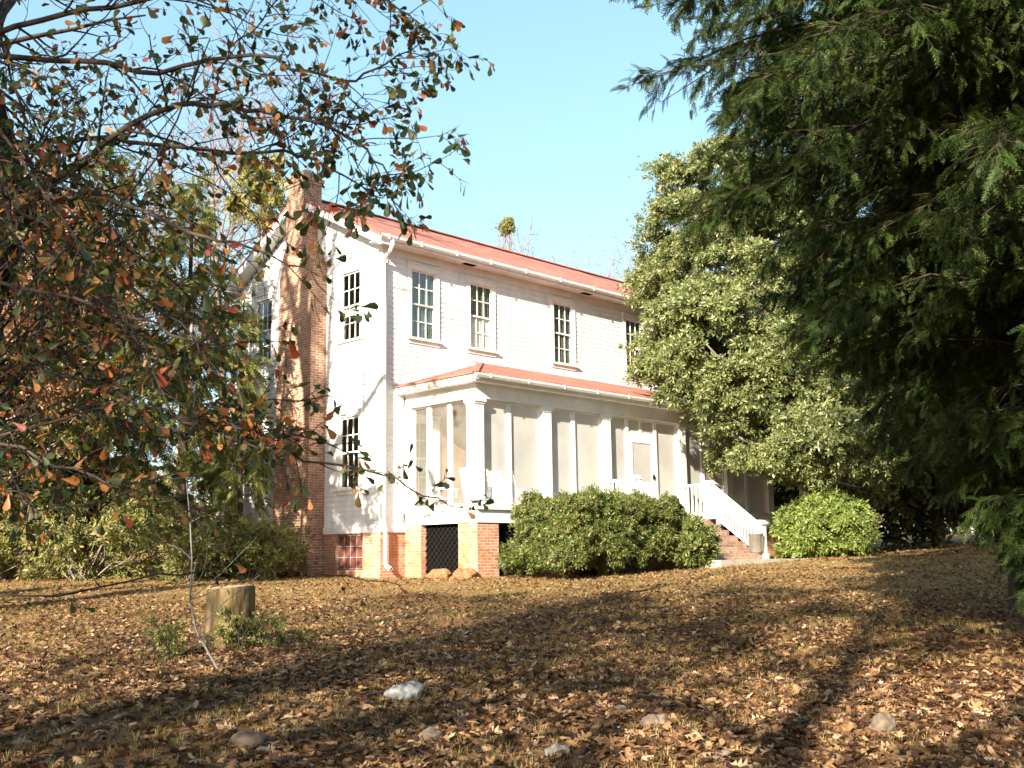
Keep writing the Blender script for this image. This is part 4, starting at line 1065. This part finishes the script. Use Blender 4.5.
oak_limb([np.array([-3.95, 6.25, 1.3]), wp(-60, 600, 7.6), wp(60, 595, 7.8), wp(160, 575, 8.0), wp(250, 571, 8.2), wp(330, 574, 8.3), wp(400, 585, 8.4)], 0.0114, 8, .4, tipleaf=False)
for k in range(46):
    a = [T0, T1, TL, TL][k % 4]; py = 40+470*rng.rand()**.75; px = rng.uniform(0, 215 if py > 200 else 230); dep = rng.uniform(5.0, 7.8)
    e = wp(px, py, dep); m1 = a+(e-a)*.4+rng.normal(0, .15, 3)+np.array([0, 0, .12])
    oak_limb([a, m1, a+(e-a)*.75+rng.normal(0, .1, 3), e], 0.0135, 12, .55)
V, F = tube_arrays(polys); np_mesh('trunk', V, F, M['bark'], oak, smooth=True)
V, F = leaves_on(rng, [t_-o3 for t_ in tips], 2.1, .064, 'oak', .015, .9, .25); np_mesh('crown', V, F, M['oakleaf'], oak)

# ---------------------------------------------------------------- cedars
def cedar(x, y, label, prof, nb, sec, spr, ssize, leaf, seed, r0=.2, lean=(0, 0), name='cedar_tree', group=None, az=None, up0=.35, droop=.55, keep=None):
    rng = R_(seed); z0 = G(x, y)-.1; o3 = np.array([x, y, z0]); root = empty(name, (x, y, z0), 0, label, 'tree', group)
    zs = [p[0] for p in prof]; rs_ = [p[1] for p in prof]; top = zs[-1]
    tz = np.linspace(0, top, 9); tp = np.stack([lean[0]*tz/top+.05*np.sin(tz*.9), lean[1]*tz/top+.05*np.cos(tz*1.1), tz], -1)
    polys = [(tp, np.linspace(r0*1.15, .02, 9), 10)]; pos = []; dr = []
    for i in range(nb):
        zz = zs[0]+(top-zs[0])*((i+rng.rand())/nb)**1.05; a = rng.uniform(0, 2*PI) if az is None else rng.choice(az)+rng.normal(0, .5)
        R = np.interp(zz, zs, rs_)*(.66+.34*rng.rand()); zb = max(zz-R*up0*.5, .35)
        b = np.array([np.interp(zb, tz, tp[:, k]) for k in range(3)]); h = np.array([math.cos(a), math.sin(a), 0])
        t_ = np.linspace(0, 1, 8)[:, None]; wob = np.cumsum(rng.normal(0, .026*R, (8, 3)), 0)
        br = b+h*R*t_+np.array([0, 0, 1])*(R*(up0*1.6*t_-droop*t_**2.2))+wob*t_
        polys.append((br, np.linspace(max(.009, .0085*R), .003, 8), 5))
        for k in range(max(3, int(sec*R/2.5))):
            f = .18+.82*rng.rand()**.8; x_ = f*7; j = min(int(x_), 6); q = br[j]+(br[j+1]-br[j])*(x_-j); tdir = br[j+1]-br[j]; tdir /= np.linalg.norm(tdir)
            d = side_dir(rng, tdir, .5+.6*rng.rand()); d[2] = d[2]*.6-.05; l = (.35+.55*rng.rand())*(.35+.22*R)*(1.15-.7*f)
            e1 = q+d*l*.5+np.array([0, 0, -.04*l]); e2 = q+d*l+np.array([0, 0, -.28*l])
            if math.hypot(e2[0]-b[0], e2[1]-b[1]) > 1.03*max(np.interp(e2[2], zs, rs_), np.interp(zz, zs, rs_))+.1: continue
            polys.append((np.array([q, e1, e2]), np.array([.006, .004, .0025]), 3))
            m_ = rng.poisson(spr)
            if m_:
                g = rng.rand(m_)[:, None]; pp = np.where(g < .5, q+(e1-q)*g*2, e1+(e2-e1)*(g-.5)*2); dd = (e2-q)/l+rng.normal(0, .55, (m_, 3)); dd[:, 2] -= .25
                pos.append(pp); dr.append(dd)
    pos = np.concatenate(pos); dr = np.concatenate(dr)
    k = (~in_house(pos+o3)) & (pos[:, 2]+o3[2] > ground(pos[:, 0]+x, pos[:, 1]+y)+.05)
    if keep is not None: k &= keep(pos+o3)
    pos, dr = pos[k], dr[k]
    V, F = tube_arrays(polys); np_mesh('trunk', V, F, M['bark_red'], root, smooth=True)
    V, F = scatter(PR['needle'], pos, frames_up(dr, rng, .5), ssize*(.6+.8*rng.rand(len(pos)))); np_mesh('crown', V, F, leaf, root)
    return root
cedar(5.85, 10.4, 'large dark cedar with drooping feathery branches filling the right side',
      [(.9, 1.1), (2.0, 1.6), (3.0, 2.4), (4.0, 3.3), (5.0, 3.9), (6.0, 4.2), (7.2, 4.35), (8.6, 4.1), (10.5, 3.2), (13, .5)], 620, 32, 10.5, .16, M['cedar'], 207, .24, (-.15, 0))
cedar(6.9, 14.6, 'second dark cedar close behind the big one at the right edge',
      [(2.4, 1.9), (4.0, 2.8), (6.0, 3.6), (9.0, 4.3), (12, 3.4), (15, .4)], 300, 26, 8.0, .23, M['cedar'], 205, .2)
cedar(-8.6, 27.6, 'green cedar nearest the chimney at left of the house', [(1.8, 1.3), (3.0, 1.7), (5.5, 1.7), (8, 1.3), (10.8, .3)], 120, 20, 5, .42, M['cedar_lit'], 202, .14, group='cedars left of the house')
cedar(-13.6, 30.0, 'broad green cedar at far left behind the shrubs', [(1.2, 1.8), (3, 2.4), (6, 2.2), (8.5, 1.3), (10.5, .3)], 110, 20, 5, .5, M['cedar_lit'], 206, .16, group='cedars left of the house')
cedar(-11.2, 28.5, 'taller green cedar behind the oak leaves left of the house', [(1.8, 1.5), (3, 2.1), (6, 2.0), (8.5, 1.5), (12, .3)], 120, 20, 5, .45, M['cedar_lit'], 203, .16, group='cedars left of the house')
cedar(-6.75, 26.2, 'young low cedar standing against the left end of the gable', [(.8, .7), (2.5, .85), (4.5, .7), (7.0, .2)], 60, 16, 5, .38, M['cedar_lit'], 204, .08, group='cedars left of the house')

# ---------------------------------------------------------------- broadleaf evergreen by the porch
rng = R_(301); x, y = 8.0, 29.2; g0 = G(x, y)
cs = np.concatenate([ellips(rng, (6.7, 29.6, 8.6), (2.9, 3.0, 4.4), 130, .62), ellips(rng, (5.4, 28.4, 7.0), (1.5, 1.6, 1.9), 40, .5), ellips(rng, (7.4, 28.0, 5.2), (2.0, 1.6, 1.5), 45, .5), ellips(rng, (5.9, 29.0, 11.2), (1.6, 1.6, 2.0), 28, .5), ellips(rng, (9.5, 30, 7), (2.2, 2.2, 4), 50, .6)])
clump_plant('evergreen_tree', x, y, 'pale green broadleaf evergreen tree covering the right end of the porch', 'tree', cs, .62, 330, .12, M['holly'], M['bark_grey'], 302, r0=.2, trunk_z=2.0, twigs=8, droop=.3)
# darker trees behind it
for i, (x, y, h, r, lab) in enumerate([(13.0, 33, 10, 3.2, 'dark evergreen tree just right of the pale evergreen'), (16.5, 30, 9, 3.0, 'dark evergreen tree behind the big cedar at the right edge'), (19, 42, 12, 4.0, 'tall dark evergreen at the back right of the yard'), (11.5, 44, 13, 4.0, 'tall dark evergreen behind the porch end'), (25, 38, 11, 4.0, 'dark evergreen farthest right beyond the yard')]):
    rng = R_(310+i); g0 = G(x, y)
    cs = np.concatenate([ellips(rng, (x, y, g0+h*.58), (r, r, h*.42), 85, .5), ellips(rng, (x-.5, y-.5, g0+h*.28), (r*.8, r*.8, h*.2), 25, .4)])
    clump_plant('evergreen_tree', x, y, lab, 'tree', cs, .85, 130, .26, M['darkleaf'], M['bark'], 320+i, r0=.18, trunk_z=1.2, twigs=8, droop=.3, group='dark evergreens at the right')

# ---------------------------------------------------------------- trees behind and left
for i, (px, y, h, r, lab) in enumerate([(552, 52, 15.6, .14, 'pale bare tree above the middle of the roof ridge'), (582, 55, 15.0, .13, 'thin bare tree right of the middle of the roof'), (606, 60, 14.6, .13, 'small bare tree above the right part of the roof'), (652, 56, 17.5, .16, 'bare tree rising beside the top of the pale evergreen'), (180, 40, 17, .2, 'bare grey tree left of the chimney, farthest left'), (228, 38, 16.5, .2, 'bare grey tree just left of the chimney top'), (90, 44, 18, .22, 'bare tree behind the oak trunk at far left'), (335, 62, 16.5, .15, 'bare twiggy tree showing right of the chimney')]):
    x = (px-512)/1063.1*y
    P = dict(BARE); P['nch'] = [14, 8, 6]; P['rmin'] = .012
    make_tree('bare_tree', x, y, lab, 'tree', P, h-G(x, y)+1.0, r, 400+i, M['bark_far'], group='bare trees behind the house', lean=(0, 0))
# thin tree with a round green tuft
y = 50; x = (512-512)/1063.1*y; g0 = G(x, y); zt_ = wp(510, 228, y)[2]
rng = R_(420)
clump_plant('tufted_tree', x, y, 'thin stem with one round green tuft above the roof ridge', 'tree', ellips(rng, (x-.1, y, zt_), (.26, .26, .38), 18, .3), .2, 80, .12, M['mistle'], M['bark_far'], 421, r0=.17, trunk_z=8, twigs=7, droop=0)
# yellow green tree by the chimney, tan leaved tree at far left
x, y = -9.0, 37; g0 = G(x, y); rng = R_(431)
clump_plant('leafy_tree', x, y, 'yellow green thin crowned tree just left of the chimney top', 'tree', ellips(rng, (x, y, wp(258, 195, 37)[2]), (1.0, 1.2, 1.6), 20, .3), .6, 55, .17, M['yelleaf'], M['bark_grey'], 432, r0=.14, trunk_z=6, twigs=7)
x, y = -9.3, 18.6; rng = R_(433)
clump_plant('leafy_tree', x, y, 'tree holding pinkish tan dead leaves at far left behind the oak', 'tree', np.concatenate([ellips(rng, (-9.2, 18.8, 6.6), (2.2, 2.2, 2.6), 60, .35)]), .65, 70, .13, M['tanleaf'], M['bark_grey'], 434, r0=.17, trunk_z=2.2, twigs=7)
x, y = -12.2, 26; rng = R_(435)
clump_plant('leafy_tree', x, y, 'green leafed small tree at left between the cedars and the tan tree', 'tree', np.concatenate([ellips(rng, (x, y, 4.8), (2.2, 2, 2.4), 60, .4)]), .7, 90, .2, M['shrubleaf'], M['bark_grey'], 436, r0=.12, trunk_z=1.0, twigs=7)
# far woods that close the horizon
rng = R_(450); n = 2600; a = rng.uniform(-1.35, 1.35, n); rr = rng.uniform(85, 130, n)
fx, fy = rr*np.sin(a), rr*np.cos(a); fz = ground(fx, fy)+6.5*rng.rand(n)**1.1*(.6+.8*vnoise(a*14, a*0, 5))
pos = np.repeat(np.stack([fx, fy, fz], -1), 40, 0)+rng.normal(0, 1.1, (n*40, 3)); pos[:, 2] = np.maximum(pos[:, 2], ground(pos[:, 0], pos[:, 1])+.1)
V, F = scatter(PR['bent'], pos, frames(rng.normal(size=pos.shape), rng), .55*(.5+rng.rand(len(pos))))
fw_o = np_mesh('woods', V, F, leaf_mat('far_woods', [(0, (.07, .075, .035)), (.5, (.15, .12, .07)), (1, (.24, .19, .12))], .2), None)
tag(fw_o, 'low far off line of winter woods closing the yard', 'woods', kind='stuff')

# ---------------------------------------------------------------- trees behind the camera that shade the yard
SH = dict(taper=.3, nseg=[8, 6, 5, 4], wig=[.06, .12, .18, .2], trop=[.02, .03, .03, .02], sides=[8, 6, 4, 3], nch=[12, 7, 5], start=[.35, .25, .2], ang=[.85, .8, .8], lr=[.52, .5, .45], rr=[.5, .55, .6], leaflvl=2)
for i, (x, y, h, r, per, lab) in enumerate([(-5.0, -8.0, 13, .30, 7.0, 'broad oak standing behind the viewer to the left'),
      (-9.5, -3.5, 12, .26, 4.5, 'half bare oak standing behind the viewer at far left'),
      (-11.0, -10.0, 14, .28, 3.5, 'tall half bare tree well behind the viewer'),
      (-.6, -8.5, 13, .28, 6.5, 'leafy oak directly behind the viewer'),
      (-9.9, 14.0, 17, .46, 2.6, 'tall half bare tree left of the yard outside the view'),
      (-11.0, 17.8, 14, .32, 2.6, 'smaller half bare tree at the left border of the yard outside the view')]):
    make_tree('shade_tree', x, y, lab, 'tree', SH, h, r, 500+i, M['bark'], M['darkleaf'], leafargs=dict(per=per, size=.16, proto='bent', spread=.12), group='trees round the yard')

# ---------------------------------------------------------------- leaf litter and grass
rng = R_(600)
def ground_pts(n, y0, y1, k=.60, pad=1.2, pw=1.0):
    y = y0+(y1-y0)*rng.rand(n)**pw; x = (rng.rand(n)*2-1)*(k*y+pad); return x, y
def flat_frames(n, tilt):
    a = rng.uniform(0, 2*PI, n); t_ = rng.normal(0, tilt, (n, 2))
    z = np.stack([t_[:, 0], t_[:, 1], np.ones(n)], -1); z *= np.where(rng.rand(n) < .45, -1, 1)[:, None]; z /= np.linalg.norm(z, axis=1)[:, None]
    x = np.stack([np.cos(a), np.sin(a), np.zeros(n)], -1); x -= (x*z).sum(1)[:, None]*z; x /= np.linalg.norm(x, axis=1)[:, None]
    return np.stack([x, np.cross(z, x), z], -1)
def keepout(x, y):
    p = np.stack([x, y, np.full(len(x), HB+1.0)], -1); return ~in_house(p)
def dens(x, y):
    q = vnoise(x/.8, y/.8, 11)*.45+vnoise(x/2.6, y/2.6, 12)*.55
    return .36+.8*np.clip((q-.32)/.25, 0, 1)
parts = []
for proto, n, y0, y1, s0, hgt in (('lobed', 27000, 5.2, 12, .115, .012), ('bent', 90000, 9, 27, .068, .012), ('bent', 14000, 26, 45, .12, .01), ('bent', 26000, 5.2, 11, .065, .012)):
    x, y = ground_pts(n, y0, y1); k = keepout(x, y) & (rng.rand(n) < dens(x, y)*np.where(y > 19, .55, 1)); x, y = x[k], y[k]; n = len(x)
    p = np.stack([x, y, ground(x, y)+hgt+.02*rng.rand(n)], -1)
    parts.append(scatter(PR[proto], p, flat_frames(n, .38), s0*(.55+.8*rng.rand(n))))
V, F = merge(parts); o = np_mesh('fallen_leaves', V, F, M['litter']); tag(o, 'brown fallen oak leaves scattered over the yard', 'leaves', kind='stuff')
# grass: short straw tufts and some green blades
tuft = []
for j in range(7):
    a = j*2.4; t_ = .25+.12*(j % 3); d = np.array([math.cos(a)*t_, math.sin(a)*t_, 1]); s = np.array([-math.sin(a), math.cos(a), 0])*.035; b0_ = np.array([math.cos(a), math.sin(a), 0])*.06
    tuft.append((b0_-s, b0_+s, b0_+d*.6+s*.6, b0_+d*.6-s*.6)); tuft.append((b0_+d*.6-s*.6, b0_+d*.6+s*.6, b0_+d+np.array([math.cos(a), math.sin(a), -.15])*.2, None))
TV = []; TQ = []; TT = []
for q in tuft:
    k = len(TV); 
    if q[3] is None: TV += list(q[:3]); TT.append((k, k+1, k+2))
    else: TV += list(q); TQ.append((k, k+1, k+2, k+3))
TU = (np.array(TV), [np.array(TQ), np.array(TT)])
parts = []
for n, y0, y1, s0, thr in ((9000, 5.5, 14, .07, .50), (26000, 13, 27, .055, .28), (5000, 26, 44, .07, .2)):
    x, y = ground_pts(n, y0, y1); k = keepout(x, y) & (vnoise(x/1.6, y/1.6, 21)*.5+vnoise(x/.5, y/.5, 22)*.5 > thr); x, y = x[k], y[k]; n = len(x)
    p = np.stack([x, y, ground(x, y)-.005], -1); a = rng.uniform(0, 2*PI, n); Rm = np.zeros((n, 3, 3)); Rm[:, 0, 0] = np.cos(a); Rm[:, 0, 1] = -np.sin(a); Rm[:, 1, 0] = np.sin(a); Rm[:, 1, 1] = np.cos(a); Rm[:, 2, 2] = 1
    parts.append(scatter(TU, p, Rm, s0*(.5+.9*rng.rand(n))))
V, F = merge(parts); o = np_mesh('grass', V, F, M['grass']); tag(o, 'short dry grass with some green tufts', 'grass', kind='stuff')

# fallen twigs
n = 420; x, y = ground_pts(n, 5.2, 20); k = keepout(x, y); x, y = x[k], y[k]; tw = []
for a_, b_ in zip(x, y):
    an = rng.uniform(0, PI); l = rng.uniform(.08, .4); q = np.array([math.cos(an), math.sin(an)])*l/2; bend = rng.normal(0, .03, 2)
    P_ = [(a_-q[0], b_-q[1]), (a_+bend[0], b_+bend[1]), (a_+q[0], b_+q[1])]
    tw.append((np.array([(u_, v_, G(u_, v_)+.02+.015*rng.rand()) for u_, v_ in P_]), np.array([.005, .004, .002])*(.7+.8*rng.rand()), 4))
V, F = tube_arrays(tw); o = np_mesh('fallen_twigs', V, F, M['bark']); tag(o, 'thin fallen twigs lying among the leaves', 'twigs', kind='stuff')
